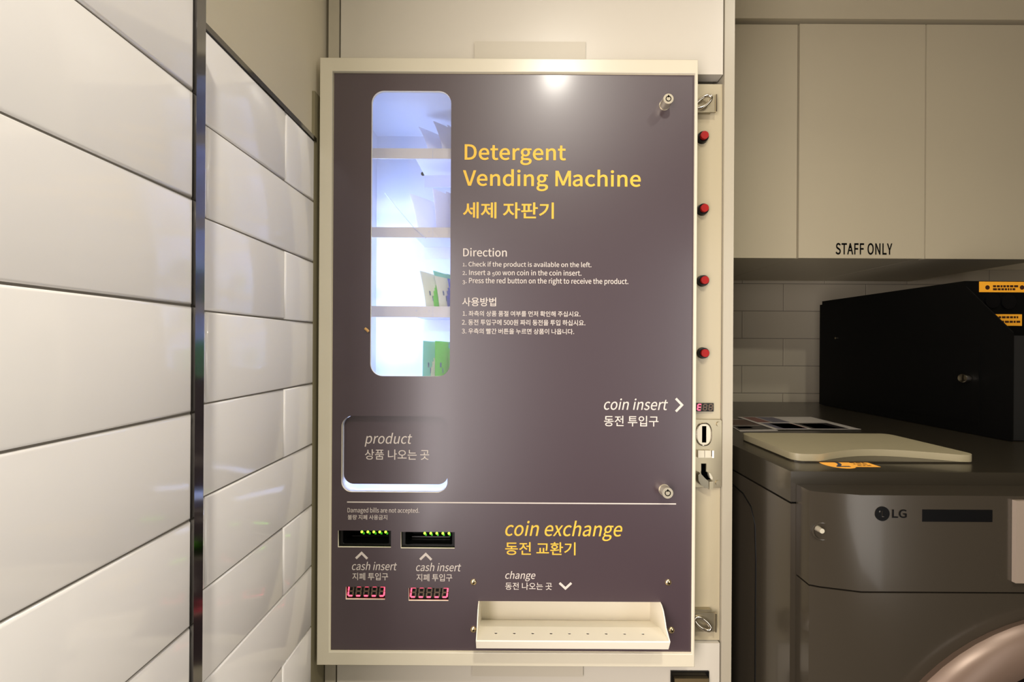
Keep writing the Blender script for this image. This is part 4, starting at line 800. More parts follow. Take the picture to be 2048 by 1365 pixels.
# printed acrylic front
front = slab('front_panel', [(PX0, PZ0), (PX1, PZ0), (PX1, PZ1), (PX0, PZ1)],
             [window, chute, rc(S1), rc(S2), rc(D1), rc(D2), [(TX0 - 0.0002, TZ0 - 0.004), (TX1 + 0.0002, TZ0 - 0.004), (TX1 + 0.0002, TZ1), (TX0 - 0.0002, TZ1)]],
             0.0, 0.005, [M['print_'], M['edge']], vm)
tag(front, label='mauve printed front sheet with yellow and cream lettering')
# folded sheet-metal door: border ring, thin right edge, a step round the print
e = 0.0022
ring = slab('door_frame', [(FX0, FZ0), (FX1, FZ0), (FX1, FZ1), (FX0, FZ1)],
            [[(PX0 - e, PZ0 - e), (PX1 + 0.0006, PZ0 - e), (PX1 + 0.0006, PZ1 + e), (PX0 - e, PZ1 + e)]],
            -0.004, 0.036, M['paint'], vm, bevel=0.0011)
bm = bmesh.new()
s = e - 0.0002
box(bm, PX0 - s, PX0, 0.0012, 0.004, PZ0 - s, PZ1 + s)
box(bm, PX0, PX1, 0.0012, 0.004, PZ0 - s, PZ0)
box(bm, PX0, PX1, 0.0012, 0.004, PZ1, PZ1 + s)
obj('frame_step', bm, M['paint'], ring)

# machine body behind the door (seen as the narrow strip on the right)
YS = 0.040
BX0, BX1, BZ0, BZ1 = -0.306, 0.3645, 0.640, 1.628
bm = bmesh.new()
box(bm, BX0, BX0 + 0.002, YS + 0.022, 0.30, BZ0, BZ1)
box(bm, BX1 - 0.002, BX1, YS + 0.022, 0.30, BZ0, BZ1)
box(bm, BX0 + 0.002, BX1 - 0.002, 0.298, 0.30, BZ0, BZ1)
box(bm, BX0 + 0.002, BX1 - 0.002, YS + 0.022, 0.298, BZ0, BZ0 + 0.002)
box(bm, BX0 + 0.002, BX1 - 0.002, YS + 0.022, 0.298, BZ1 - 0.002, BZ1)
box(bm, 0.02, 0.022, YS + 0.022, 0.297, BZ0 + 0.002, BZ1 - 0.002)
mb = obj('machine_body', bm, M['paint'], vm)
tag(obj('button_strip', B(0.262, BX1, YS, YS + 0.003, 0.6465, BZ1), M['strip'], vm, bevel=0.0012), label='narrow cream strip with red buttons')

# thin plates above and below the door, slightly darker than the laminate
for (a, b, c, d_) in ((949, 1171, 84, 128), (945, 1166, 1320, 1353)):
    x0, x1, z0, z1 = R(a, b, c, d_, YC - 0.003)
    obj('thin_plate', B(x0, x1, YC - 0.004, YC - 0.0005, z0, z1), M['plate'], vm, bevel=0.0012)

# ---- lit compartment
CXL, CXR, CZB, CZT, CYB = -0.290, -0.030, 1.082, 1.601, 0.175
bm = bmesh.new()
t = 0.0015
box(bm, CXL - t, CXL, 0.0055, CYB + t, CZB - t, CZT + t)
box(bm, CXR, CXR + t, 0.0055, CYB + t, CZB - t, CZT + t)
box(bm, CXL, CXR, CYB, CYB + t, CZB - t, CZT + t)
box(bm, CXL, CXR, 0.0055, CYB, CZT, CZT + t)
box(bm, CXL, CXR, 0.0055, CYB, CZB - t, CZB)
case = obj('lit_compartment', bm, M['inner'], vm)
tag(case, label='white inside of the product window lit by cold light')
led = obj('light_strip', B(CXL + 0.001, CXL + 0.006, 0.068, 0.082, 1.10, 1.47), M['led_white'], case)
obj('cable_hole', (lambda b_: (cyl(b_, P(846, 348, CYB)[0], P(846, 348, CYB)[2], 0.0042, CYB - 0.0008, CYB - 0.0002, 20), b_)[1])(bmesh.new()), M['hole'], case)
pane = slab('window_pane', rrect(WX0 + 0.0003, WX1 - 0.0003, WZ0 + 0.0003, WZ1 - 0.0003, 0.0205), [], 0.0022, 0.001, M['pane'], vm)

# shelves: a rail across the window, a plate only on its right part
RY = 0.058
for i, (yt, yb) in enumerate(((297, 317.5), (455, 475.5), (613, 635))):
    z1, z0 = P(840, yt, RY)[2], P(840, yb, RY)[2]
    sh = obj('shelf_rail', B(CXL + 0.0005, CXR - 0.0005, RY, RY + 0.0015, z0, z1), M['rail'], vm, bevel=0.0003)
    xp = P(831, yb, RY)[0]
    bm = bmesh.new()
    box(bm, xp, CXR - 0.001, RY + 0.002, 0.1345, z0 + 0.0005, z0 + 0.0018)
    box(bm, xp, CXR - 0.001, 0.1330, 0.1345, z0 - 0.0225, z0 + 0.0004)
    obj('shelf_plate', bm, M['shelf'], sh)
    for sx in ((858,) if i else ()) + ((833,) if i == 2 else ()):
        q = P(sx, yt + 9, RY)
        bm = bmesh.new()
        cyl(bm, q.x, q.z, 0.0013, RY - 0.0012, RY - 0.0002, 12)
        obj('rail_screw', bm, M['wire'], sh)
    bm = bmesh.new()
    q = P(865.5, yt + 10, RY)
    box(bm, q.x - 0.0004, q.x + 0.0004, RY - 0.0004, RY - 0.0001, z0 + 0.0006, z1 - 0.0004)
    obj('rail_joint', bm, M['wire'], sh)
bm = bmesh.new()
tube(bm, [P(770, 387, 0.10), P(800, 423, 0.085), P(828, 456, 0.0562), P(852, 477, 0.0555)], 0.0007, 8)
tag(obj('slack_wire', bm, M['wire'], case), label='thin grey wire hanging across the shelf')

# ---- detergent pouches standing on the shelves
POUCH_H = 0.092


def pouch_mesh(h, depth, lean, bulge, back):
    """pillow bag: y runs into the machine, z up, x is thickness; the front edge leans to the left"""
    bm = bmesh.new()
    nu, nv = 22, 26
    for side in (1, -1):
        g = []
        for j in range(nv + 1):
            v = j / nv
            rowv = []
            for i in range(nu + 1):
                u = i / nu
                th = side * bulge * math.sin(math.pi * min(1, u * 1.0)) ** 0.7 * (math.sin(math.pi * min(0.999, 0.06 + v * 0.94)) ** 0.6 if v < 1 else 0)
                if u in (0, 1) or v == 1:
                    th = side * 0.0004
                wr = 0.0012 * math.sin(7 * v + 3 * u) * math.sin(math.pi * u)
                top = h - back * u * v
                rowv.append(bm.verts.new((lean * v ** 1.6 * (1 - 0.5 * u) + th + wr, depth * u, top * v)))
            g.append(rowv)
        for j in range(nv):
            for i in range(nu):
                f = bm.faces.new((g[j][i], g[j][i + 1], g[j + 1][i + 1], g[j + 1][i]))
                u = (i + 0.5) / nu
                v = (j + 0.5) / nv
                f.material_index = 0 if v > 0.88 else (2 if u > 0.12 + 0.34 * v + 0.03 * math.sin(9 * v) else 1)
    bmesh.ops.remove_doubles(bm, verts=bm.verts, dist=1e-5)
    return bm


def bars(bm, lean, h, marks):
    for u0, u1, v0, v1 in marks:
        n = 5
        L_, R_ = [], []
        for k in range(n + 1):
            v = v0 + (v1 - v0) * k / n
            for u, acc in ((u0, L_), (u1, R_)):
                th = 0.0008 + 0.006 * math.sin(math.pi * u) ** 0.7 * math.sin(math.pi * (0.06 + v * 0.94)) ** 0.6
                acc.append(bm.verts.new((lean * v ** 1.6 * (1 - 0.5 * u) + th, 0.064 * u, (h - 0.012 * u * v) * v)))
        for k in range(n):
            bm.faces.new((L_[k], R_[k], R_[k + 1], L_[k + 1]))


def pouch(px_bottom, px_tip, y_tip, zfloor, mats, label, group, y0=0.066, depth=0.064, back=0.012, marks=None):
    b = P(px_bottom, 600, y0)[0]
    tpt = P(px_tip, y_tip, y0)
    h = tpt.z - zfloor
    lean = (tpt.x - b) * 1.25
    o = thing('detergent_pouch', label, 'pouch', (b, y0, zfloor), group)
    o.rotation_euler.z = math.radians(-46)
    bm = pouch_mesh(h, depth, lean, 0.006, back)
    body = link_local('film_bag', bm, mats, o)
    for q_ in marks or ():
        bm = bmesh.new()
        bars(bm, lean, h, (q_,))
        link_local('printed_mark', bm, M['pouch_ink'], o)
    return o


def link_local(name, bm, m, parent):
    me = bpy.data.meshes.new(name)
    bmesh.ops.recalc_face_normals(bm, faces=bm.faces)
    bm.to_mesh(me)
    bm.free()
    me.polygons.foreach_set('use_smooth', [True] * len(me.polygons))
    o = bpy.data.objects.new(name, me)
    COL.objects.link(o)
    for k in (m if isinstance(m, (list, tuple)) else [m]):
        me.materials.append(k)
    o.parent = parent
    return o


def shelf_z(yb):
    return P(840, yb, RY)[2] + 0.0019


wh = [M['bag_white']] * 3
nm = ('first pouch from the left, leaning, ', 'second pouch from the left ', 'third pouch from the left, cut off by the window edge, ')
g1, g2 = 'pouches on the top shelf', 'pouches on the second shelf'
g3, g4 = 'pouches on the third shelf', 'pouches on the compartment floor'
for k, (a, b, c) in enumerate(((857, 825, 237), (885, 857, 227), (910, 887, 238))):
    pouch(a, b, c, shelf_z(317.5), wh, ['white pouch furthest left on the top shelf', 'white pouch in the middle of the top shelf, tallest tip', 'white pouch at the right window edge on the top shelf'][k], g1)
for k, (a, b, c) in enumerate(((836, 808, 377), (872, 861, 372), (905, 886, 376))):
    pouch(a, b, c, shelf_z(475.5), wh, ['bright white pouch with sharp leaning tip on the second shelf', 'white upright pouch in the middle of the second shelf', 'white pouch at the right window edge on the second shelf'][k], g2)
mk = [(0.13, 0.17, 0.46, 0.56), (0.20, 0.225, 0.34, 0.45), (0.55, 0.60, 0.40, 0.72)]
for k, (a, b, c) in enumerate(((853, 832, 538), (880, 860, 538), (905, 888, 545))):
    ms = [[M['bag_pale'], M['bag_pale'], M['bag_green']], [M['bag_teal'], M['bag_pale'], M['bag_blue']], [M['bag_teal'], M['bag_blue'], M['bag_teal']]][k]
    pouch(a, b, c, shelf_z(635), ms, ['pale pouch with green printed side leaning left on the third shelf', 'blue and pale printed pouch in the middle of the third shelf', 'blue pouch mostly behind the right window edge on the third shelf'][k], g3, marks=mk)
for k, (a, b, c) in enumerate(((846, 847, 682), (871, 870, 682), (898, 897, 686))):
    ms = [[M['bag_teal'], M['bag_teal'], M['bag_pale']], [M['bag_green'], M['bag_green'], M['bag_green']], [M['bag_teal'], M['bag_green'], M['bag_teal']]][k]
    pouch(a, b, c, CZB + 0.0006, ms, ['pale teal pouch standing furthest left at the window bottom', 'bright green pouch standing at the window bottom', 'teal green pouch behind the bottom right window corner'][k], g4, back=0.004, marks=mk)

# ---- product chute
flap_y = 0.0098
bm = bmesh.new()
o_ = rrect(QX0, QX1, QZ0, QZ1, 0.0175)
a_ = [bm.verts.new((x, 0.0052, z)) for x, z in o_]
b_ = [bm.verts.new((x, 0.075, z)) for x, z in o_]
for i in range(len(o_)):
    bm.faces.new((a_[i], a_[(i + 1) % len(o_)], b_[(i + 1) % len(o_)], b_[i]))
bm.faces.new(b_)
ch = obj('product_chute', bm, M['inner'], vm, smooth=True)
obj('light_strip', B(QX0 + 0.02, QX1 - 0.02, 0.030, 0.036, QZ1 - 0.014, QZ1 - 0.010), M['led_soft'], ch)
flx = 0.0001
flap = slab('chute_flap', rrect(QX0 + flx, QX1 - flx, QZ0 + 0.0105, QZ1 - 0.0008, 0.0172), [], flap_y, 0.003, [M['print_'], M['print_']], vm)
tag(flap, label='mauve push flap of the product chute')
ink('product_lettering', [('product', (729.5, 824.3, 866, 894), dict(weight=2, shear=0.21)),
                          ('상품 나오는 곳', (730, 858.5, 899.5, 920), dict(weight=4))], flap_y, M['cream'], flap)

# ---- lettering on the front panel
it = dict(weight=5, shear=0.21)
ink('title_lettering', [
    ('Detergent', (929.3, 1131.8, 289.5, 330.6), dict(weight=14, track=14)),
    ('Vending Machine', (925.8, 1281.4, 339.3, 383.0), dict(weight=14, track=14)),
    ('세제 자판기', (925.8, 1107.6, 405.0, 437.6), dict(weight=14))], 0.0, M['yellow'], front)
ink('direction_lettering', [
    ('Direction', (926.4, 1013.7, 496.6, 513.6), dict(weight=8)),
    ('1. Check if the product is available on the left.', (925.4, 1182.8, 524, 536.8), dict(weight=8, old=True)),
    ('2. Insert a 500 won coin in the coin insert.', (925, 1162.8, 540.2, 553.4), dict(weight=8, old=True)),
    ('3. Press the red button on the right to receive the product.', (925, 1256.4, 556.4, 571), dict(weight=8, old=True))], 0.0, M['cream'], front)
ink('direction_lettering', [
    ('사용방법', (924.4, 992.2, 595.4, 613), dict(weight=10)),
    ('1. 좌측의 상품 품절 여부를 먼저 확인해 주십시요.', (925.4, 1160.8, 622.4, 633.6), dict(weight=8)),
    ('2. 동전 투입구에 500원 짜리 동전을 투입 하십시요.', (923.8, 1170.6, 639.8, 651.4), dict(weight=8)),
    ('3. 우측의 빨간 버튼을 누르면 상품이 나옵니다.', (923.8, 1148.2, 657.6, 668.8), dict(weight=8))], 0.0, M['cream'], front)
ink('coin_insert_lettering', [
    ('coin insert', (1207.8, 1335.7, 797.6, 820.6), it),
    ('동전 투입구', (1208, 1316.8, 832, 853.4), dict(weight=7))], 0.0, M['cream'], front)
chevron('arrow_mark', ((1351.5, 797.5), (1364, 810.5), (1351.5, 823.5)), 4.6, 0.0, M['cream'], front)
x0, x1, z0, z1 = R(694.2, 1352, 1005.5, 1007.8)
obj('divider_line', B(x0, x1, -0.0003, 0.0, z0, z1), M['cream'], front)
ink('notice_lettering', [
    ('Damaged bills are not accepted.', (695.2, 838.5, 1016, 1028.6), dict(weight=5)),
    ('불량 지폐 사용금지', (695.6, 774.6, 1030.2, 1040.0), dict(weight=6))], 0.0, M['cream'], front)
for dx, dy in ((0, 0), (128.2, 2.2)):
    chevron('arrow_mark', ((712 + dx, 1117.5 + dy), (723.4 + dx, 1106.5 + dy), (734.8 + dx, 1118 + dy)), 4.6, 0.0, M['cream'], front)
    ink('cash_insert_lettering', [
        ('cash insert', (704 + dx, 794 + dx, 1124 + dy, 1141 + dy), dict(weight=4, shear=0.21)),
        ('지폐 투입구', (704.8 + dx, 776.4 + dx, 1146.2 + dy, 1161 + dy), dict(weight=6))], 0.0, M['cream'], front)
ink('exchange_lettering', [
    ('coin exchange', (1010.5, 1244.5, 1041.8, 1082.3), dict(weight=6, shear=0.21)),
    ('동전 교환기', (1010.5, 1151, 1084.8, 1110.8), dict(weight=9))], 0.0, M['yellow'], front)
ink('change_lettering', [
    ('change', (1010.5, 1070.8, 1142.8, 1163), dict(weight=5, shear=0.21)),
    ('동전 나오는 곳', (1010.5, 1104, 1165.6, 1180.3), dict(weight=5))], 0.0, M['cream'], front)
chevron('arrow_mark', ((1119, 1166.5), (1130.8, 1177.5), (1142.6, 1166.5)), 4.6, 0.0, M['cream'], front)

# ---- bill slots with green lamps
for S in (S1, S2):
    x0, x1, z0, z1 = S
    bm = bmesh.new()
    outer = [(x0 - 0.003, z0 - 0.003), (x1 + 0.003, z0 - 0.003), (x1 + 0.003, z1 + 0.003), (x0 - 0.003, z1 + 0.003)]
    o1 = slab('bill_slot', outer, [rrect(x0 + 0.006, x1 - 0.005, z0 + 0.0035, z1 - 0.002, 0.002, 3)], 0.0056, 0.003, M['black'], vm)
    bm = bmesh.new()
    a = rrect(x0 + 0.006, x1 - 0.005, z0 + 0.0035, z1 - 0.002, 0.002, 3)
    q = [bm.verts.new((x, 0.0087, z)) for x, z in a]
    zc = z0 + 0.009
    w = [bm.verts.new((x, 0.040, zc + (z - zc) * 0.45)) for x, z in a]
    for i in range(len(a)):
        bm.faces.new((q[i], q[(i + 1) % len(a)], w[(i + 1) % len(a)], w[i]))
    bm.faces.new(w)
    obj('slot_mouth', bm, M['black'], o1)
    bm = bmesh.new()
    box(bm, x0 + 0.012, x1 - 0.012, 0.026, 0.030, z0 + 0.0065, z0 + 0.0075)
    obj('slot_lip', bm, M['chrome_dark'], o1)
    for k in range(5):
        lx = x0 + (x1 - x0) * (0.43 + 0.113 * k)
        bm = bmesh.new()
        cyl(bm, lx, z1 - 0.0042, 0.0019, 0.0042, 0.0054, 12)
        lo = obj('indicator_lamp', bm, M['led_green'], o1)
    bm = bmesh.new()
    for k in range(5):
        lx = x0 + (x1 - x0) * (0.435 + 0.113 * k)
        box(bm, lx - 0.0015, lx + 0.0015, 0.0120, 0.0132, z1 - 0.0118, z1 - 0.0084)
    obj('lamp_reflection', bm, M['led_green_reflection'], o1)  # glowing blocks below the lamps imitate their dim reflections in the slot


# ---- seven segment displays
def display(name, rect, Yd, digits, thick, right_pad=0.0, dots=False):
    x0, x1, z0, z1 = rect
    d_o = obj(name, B(x0 - 0.0005, x1 + 0.0005, Yd, Yd + 0.006, z0 - 0.0005, z1 + 0.0005), M['black'], vm)
    n = len(digits)
    W = (x1 - x0 - right_pad) / n
    on, off = bmesh.new(), bmesh.new()
    hgt = (z1 - z0) * 0.74
    zb = z0 + (z1 - z0) * 0.15
    for k, lit in enumerate(digits):
        cx = x0 + W * (k + 0.5)
        w = W * 0.60
        sl = 0.10

        def q(x, z):
            return (cx + x + sl * (z - hgt / 2), zb + z)
        tt = thick / 2
        segs = {'a': ((-w / 2, hgt), (w / 2, hgt)), 'g': ((-w / 2, hgt / 2), (w / 2, hgt / 2)), 'd': ((-w / 2, 0), (w / 2, 0)),
                'f': ((-w / 2, hgt / 2), (-w / 2, hgt)), 'e': ((-w / 2, 0), (-w / 2, hgt / 2)),
                'b': ((w / 2, hgt / 2), (w / 2, hgt)), 'c': ((w / 2, 0), (w / 2, hgt / 2))}
        for s_, (p0, p1) in segs.items():
            p0, p1 = Vector(q(*p0)), Vector(q(*p1))
            d_ = (p1 - p0).normalized()
            n_ = Vector((-d_.y, d_.x)) * tt
            a0, a1 = p0 + d_ * tt * 0.9, p1 - d_ * tt * 0.9
            pts = [p0 + d_ * tt * 0.1, a0 + n_, a1 + n_, p1 - d_ * tt * 0.1, a1 - n_, a0 - n_]
            tgt = on if s_ in lit else off
            prism(tgt, [tuple(v_) for v_ in pts], 'y', Yd - 0.0006, Yd - 0.0002)
    obj('lit_segment', on, M['led_red'], d_o)
    obj('unlit_segment', off, M['led_off'], d_o)
    return d_o


display('number_display', D1, 0.0055, ('fed', 'ad', 'ad', 'ad', 'abcd'), 0.0025)
display('number_display', D2, 0.0055, ('afed', 'ad', 'ad', 'd', 'abcd'), 0.0025)
display('number_display', R(1391, 1424.5, 807, 822.3, YS), YS - 0.004, ('afged', '', ''), 0.0019)


# ---- tubular key locks
def keylock(px, py, ln, r, parent):
    f = P(px, py, -ln)
    bm = bmesh.new()
    cyl(bm, f.x, f.z, r * 1.06, -0.0015, 0.0, 28)
    cyl(bm, f.x, f.z, r * 1.0, -ln, -0.0015, 28)
    o = obj('key_lock', bm, M['nickel'], parent, smooth=True, bevel=0.0007)
    bm = bmesh.new()
    ro, ri = r * 0.56, r * 0.40
    a = [bm.verts.new((p[0], -ln - 0.0003, p[1])) for p in circle(f.x, f.z, ro, 24)]
    b = [bm.verts.new((p[0], -ln - 0.0003, p[1])) for p in circle(f.x, f.z, ri, 24)]
    for i in range(24):
        bm.faces.new((a[i], a[(i + 1) % 24], b[(i + 1) % 24], b[i]))
    box(bm, f.x - 0.0009, f.x + 0.0009, -ln - 0.0005, -ln - 0.0002, f.z + ri * 0.7, f.z + ro * 1.25)
    obj('key_ring_slot', bm, M['hole'], o)
    return o


keylock(1337, 197.5, 0.019, 0.0083, vm)
keylock(1335.5, 987, 0.016, 0.0089, vm)

# ---- dome screws round the change tray
for sx, sy in ((946.8, 1164.7), (946.8, 1259.6), (1336.3, 1165.5), (1342.5, 1261)):
    c = P(sx, sy)
    bm = bmesh.new()
    rad = 0.0054
    rings = []
    for j in range(5):
        th = math.radians(90 * j / 5)
        rings.append([bm.verts.new((c.x + rad * math.cos(th) * math.cos(a), -0.0032 * math.sin(th), c.z + rad * math.cos(th) * math.sin(a))) for a in [2 * math.pi * k / 18 for k in range(18)]])
    for q, w in zip(rings, rings[1:]):
        for k in range(18):
            bm.faces.new((q[k], q[(k + 1) % 18], w[(k + 1) % 18], w[k]))
    bm.faces.new(rings[-1])
    so = obj('dome_screw', bm, M['brass'], vm, smooth=True)
    bm = bmesh.new()
    cyl(bm, c.x + 0.0003, c.z, 0.0013, -0.00325, -0.0031, 6)
    obj('hex_socket', bm, M['hole'], so)

# ---- change tray
tp = 0.042
zf, zfold, zb_ = CZ - 0.4624, CZ - 0.4694, CZ - 0.4904
th = 0.0014
hz = []
bm = bmesh.new()
# floor with nine drilled holes: curve in (x, y), sloped afterwards
holes = []
for k in range(9):
    px = 992 + k * 36.7
    c = P(px, 1266 + k * 0.25, -0.020)
    holes.append(circle(c.x, -0.0205, 0.0026, 14))
me = flat_curve([('POLY', [(TX0 + th, -tp), (TX1 - th, -tp), (TX1 - th, 0.0), (TX0 + th, 0.0)])] + [('POLY', h) for h in holes], depth=th)
for v in me.vertices:
    v.co.z += zfold + (zf - zfold) * (-v.co.y / tp) - th / 2
fm = bmesh.new()
fm.from_mesh(me)
bpy.data.meshes.remove(me)
bmesh.ops.remove_doubles(fm, verts=fm.verts, dist=1e-6)
tray = obj('change_tray', fm, M['paint2'], vm)
bm = bmesh.new()
yb2 = 0.049
prism(bm, [(0.0, zfold), (yb2, zb_), (yb2, zb_ - th), (0.0, zfold - th)], 'x', TX0 + th, TX1 - th)
box(bm, TX0 + th, TX1 - th, yb2, yb2 + th, zb_ - th, TZ1 + 0.012)
obj('tray_back', bm, M['paint2'], tray)
bm = bmesh.new()
prism(bm, [(-tp, zf), (-tp - th, zf - 0.001), (-tp - th * 0.6 + 0.006, zf - 0.0165), (-tp + 0.007, zf - 0.0165), (-tp, zf - th)], 'x', TX0 + th * 0.2, TX1 - th * 0.2)
obj('tray_lip', bm, M['paint2'], tray, bevel=0.0006)
cheek = [(yb2, TZ1 + 0.011), (0.0051, TZ1 + 0.0112), (0.0051, TZ1 - 0.0002), (-0.0003, TZ1 - 0.0002), (-0.006, TZ1 - 0.0006), (-0.014, TZ1 - 0.0045), (-0.021, TZ1 - 0.013),
         (-0.0275, TZ1 - 0.024), (-tp - th, zf + 0.0005), (-tp - th, zf - 0.001), (-tp + 0.0055, zf - 0.0165), (-0.0003, zf - 0.014), (yb2, zb_ - th)]
for xa in (TX0, TX1 - th):
    bm = bmesh.new()
    prism(bm, cheek, 'x', xa, xa + th)
    obj('tray_cheek', bm, M['paint2'], tray)

# ---- red product buttons on the strip
for k, (bx, by) in enumerate(((1403.3, 277), (1403.5, 420.5), (1404, 562.5), (1404.5, 706.5))):
    c = P(bx, by, YS)
    bm = bmesh.new()
    cyl(bm, c.x, c.z, 0.0092, YS - 0.0075, YS - 0.0001, 28, r1=0.0102)
    bo = obj('push_button', bm, M['black'], vm, smooth=True, bevel=0.0008)
    bm = bmesh.new()
    cyl(bm, c.x, c.z, 0.0068, YS - 0.0125, YS - 0.0076, 28)
    tag(obj('button_cap', bm, M['red'], bo, smooth=True, bevel=0.0006), label='red button cap')


# ---- steel hasps on the strip
def hasp(x1p, y0p, y1p, ly, flip=1):
    x0, x1, z0, z1 = R(1385, x1p, y0p, y1p, YS - 0.008)
    x0 = 0.268
    bm = bmesh.new()
    ho_ = (0.293, 0.3185, (z0 + z1) / 2)
    out = [(x0, z0), (x1, z0), (x1, z1), (x0, z1)]
    zc = (z0 + z1) / 2
    o = slab('hasp', out, [], YS - 0.0105, 0.0022, M['steel'], vm, bevel=0.0003)
    obj('hasp_base', B(x0, x1 - 0.006, YS - 0.0082, YS - 0.0001, z0 + 0.002, z1 - 0.004 if flip > 0 else z1 + 0.004), M['steel'], o, bevel=0.0008)
    bm = bmesh.new()
    box(bm, x1 - 0.0006, x1 + 0.0016, YS - 0.0125, YS - 0.0080, z0, z1)
    obj('hasp_edge', bm, M['chrome'], o, bevel=0.0004)
    bm = bmesh.new()
    pts = []
    for k in range(20):
        a = 2 * math.pi * k / 20
        ex, ez = 0.0135 * math.cos(a), 0.0070 * math.sin(a)
        ca, sa = math.cos(0.55 * flip), math.sin(0.55 * flip)
        px = (x1 - 0.0235) + ex * ca - ez * sa
        pz = zc + ex * sa + ez * ca
        pts.append((px, YS - 0.0145 - 0.004 * math.cos(a), pz))
    tube(bm, pts, 0.0028, 10, closed=True)
    obj('staple_ring', bm, M['chrome'], o, smooth=True)
    return o


hasp(1430, 191.5, 226, 0)
hasp(1429, 1225, 1262, 0, -1)

# ---- coin acceptor
x0, x1, z0, z1 = R(1370, 1442.5, 840, 975, YS - 0.003)
x0 = 0.268


def cp(px, py, Y=YS - 0.004):
    return P(px, py, Y)


sl = R(1403.6, 1412, 852.5, 885.5, YS - 0.004)
chu = R(1402, 1413, 927.5, 962, YS - 0.004)
acc = slab('coin_acceptor', rrect(x0, x1, z0, z1, 0.003, 4), [rc(chu)], YS - 0.0040, 0.0038, M['steel'], vm, bevel=0.0006)
tag(acc, label='polished steel coin slot plate')
c = cp(1407.5, 869)
bm = bmesh.new()
rx, rz = 0.0128, 0.0195
n = 36
def stad(k, s_):
    a = 2 * math.pi * k / n
    ca, sa = math.cos(a), math.sin(a)
    e_ = 2.6
    return (c.x + s_ * rx * math.copysign(abs(ca) ** (2 / e_), ca), c.z + s_ * rz * math.copysign(abs(sa) ** (2 / e_), sa))
tube(bm, [(stad(k, 1)[0], YS - 0.0048, stad(k, 1)[1]) for k in range(n)], 0.0012, 8, closed=True)
obj('slot_ring', bm, M['chrome'], acc, smooth=True)
obj('slot_face', (lambda b_: (prism(b_, [stad(k, 0.93) for k in range(n)], 'y', YS - 0.0050, YS - 0.0041), b_)[1])(bmesh.new()), M['nickel'], acc)
bm = bmesh.new()
box(bm, sl[0], sl[1], YS - 0.0053, YS - 0.0050, sl[2], sl[3])
obj('coin_slit', bm, M['hole'], acc)
bm = bmesh.new()
r_ = R(1396, 1422, 901.5, 916, YS - 0.008)
mid = (r_[0] + r_[1]) / 2
box(bm, r_[0], mid - 0.0004, YS - 0.0085, YS - 0.0041, r_[2], r_[3])
box(bm, mid + 0.0004, r_[1], YS - 0.0085, YS - 0.0041, r_[2], r_[3])
obj('reject_button', bm, M['nickel'], acc, bevel=0.0011)
r2 = R(1423.5, 1427, 901.5, 916, YS - 0.006)
obj('button_guard', B(r2[0], r2[1], YS - 0.0075, YS - 0.0041, r2[2], r2[3]), M['chrome'], acc, bevel=0.0006)
# return scoop: a curved chrome lip round the lower mouth, with a shaft behind
bm = bmesh.new()
box(bm, chu[0], chu[1], YS - 0.0001, YS + 0.0012, chu[2], chu[3])
obj('return_mouth', bm, M['hole'], acc)
def px_prism(pts, ya, yb):
    bm_ = bmesh.new()
    prism(bm_, [(cp(x, y).x, cp(x, y).z) for x, y in pts], 'y', ya, yb)
    return bm_


obj('return_scoop', px_prism(((1392.5, 948), (1396.5, 944), (1402, 950), (1407, 955.5), (1413, 960.5), (1413.5, 975.5), (1406, 973), (1398, 967.5), (1393, 959)), YS - 0.0120, YS - 0.0041), M['scoop_metal'], acc, bevel=0.0012)
obj('return_scoop', px_prism(((1413.8, 960.5), (1421.5, 960.0), (1421.5, 975.8), (1413.8, 976.2)), YS - 0.0135, YS - 0.0041), M['steel'], acc, bevel=0.0014)
obj('return_scoop', px_prism(((1413.5, 944), (1417, 945), (1421.5, 953), (1421.5, 957.5), (1416.5, 955)), YS - 0.0110, YS - 0.0041), M['nickel'], acc, bevel=0.0012)
obj('return_channel', px_prism(((1402.2, 944), (1412.8, 944), (1414.5, 952), (1421, 958.6), (1413, 959.6), (1406, 954)), YS - 0.0060, YS - 0.0042), M['hole'], acc)
for sx, sy in ((1437.3, 848.6), (1435.5, 966)):
    q = cp(sx, sy)
    bm = bmesh.new()
    cyl(bm, q.x, q.z, 0.0042, YS - 0.0062, YS - 0.0041, 18)
    obj('plate_screw', bm, M['steel'], acc, bevel=0.0008)

# small tan rubber bit stuck beside the window
q0 = P(731, 657.5)
q1 = P(738, 664)
bm = bmesh.new()
tube(bm, [(q0.x, -0.0022, q0.z), ((q0.x + q1.x) / 2, -0.0024, (q0.z + q1.z) / 2 + 0.0006), (q1.x, -0.0022, q1.z)], 0.0022, 8)
tag(obj('rubber_stub', bm, M['tan'], vm, smooth=True), label='small tan rubber stub at the window edge')

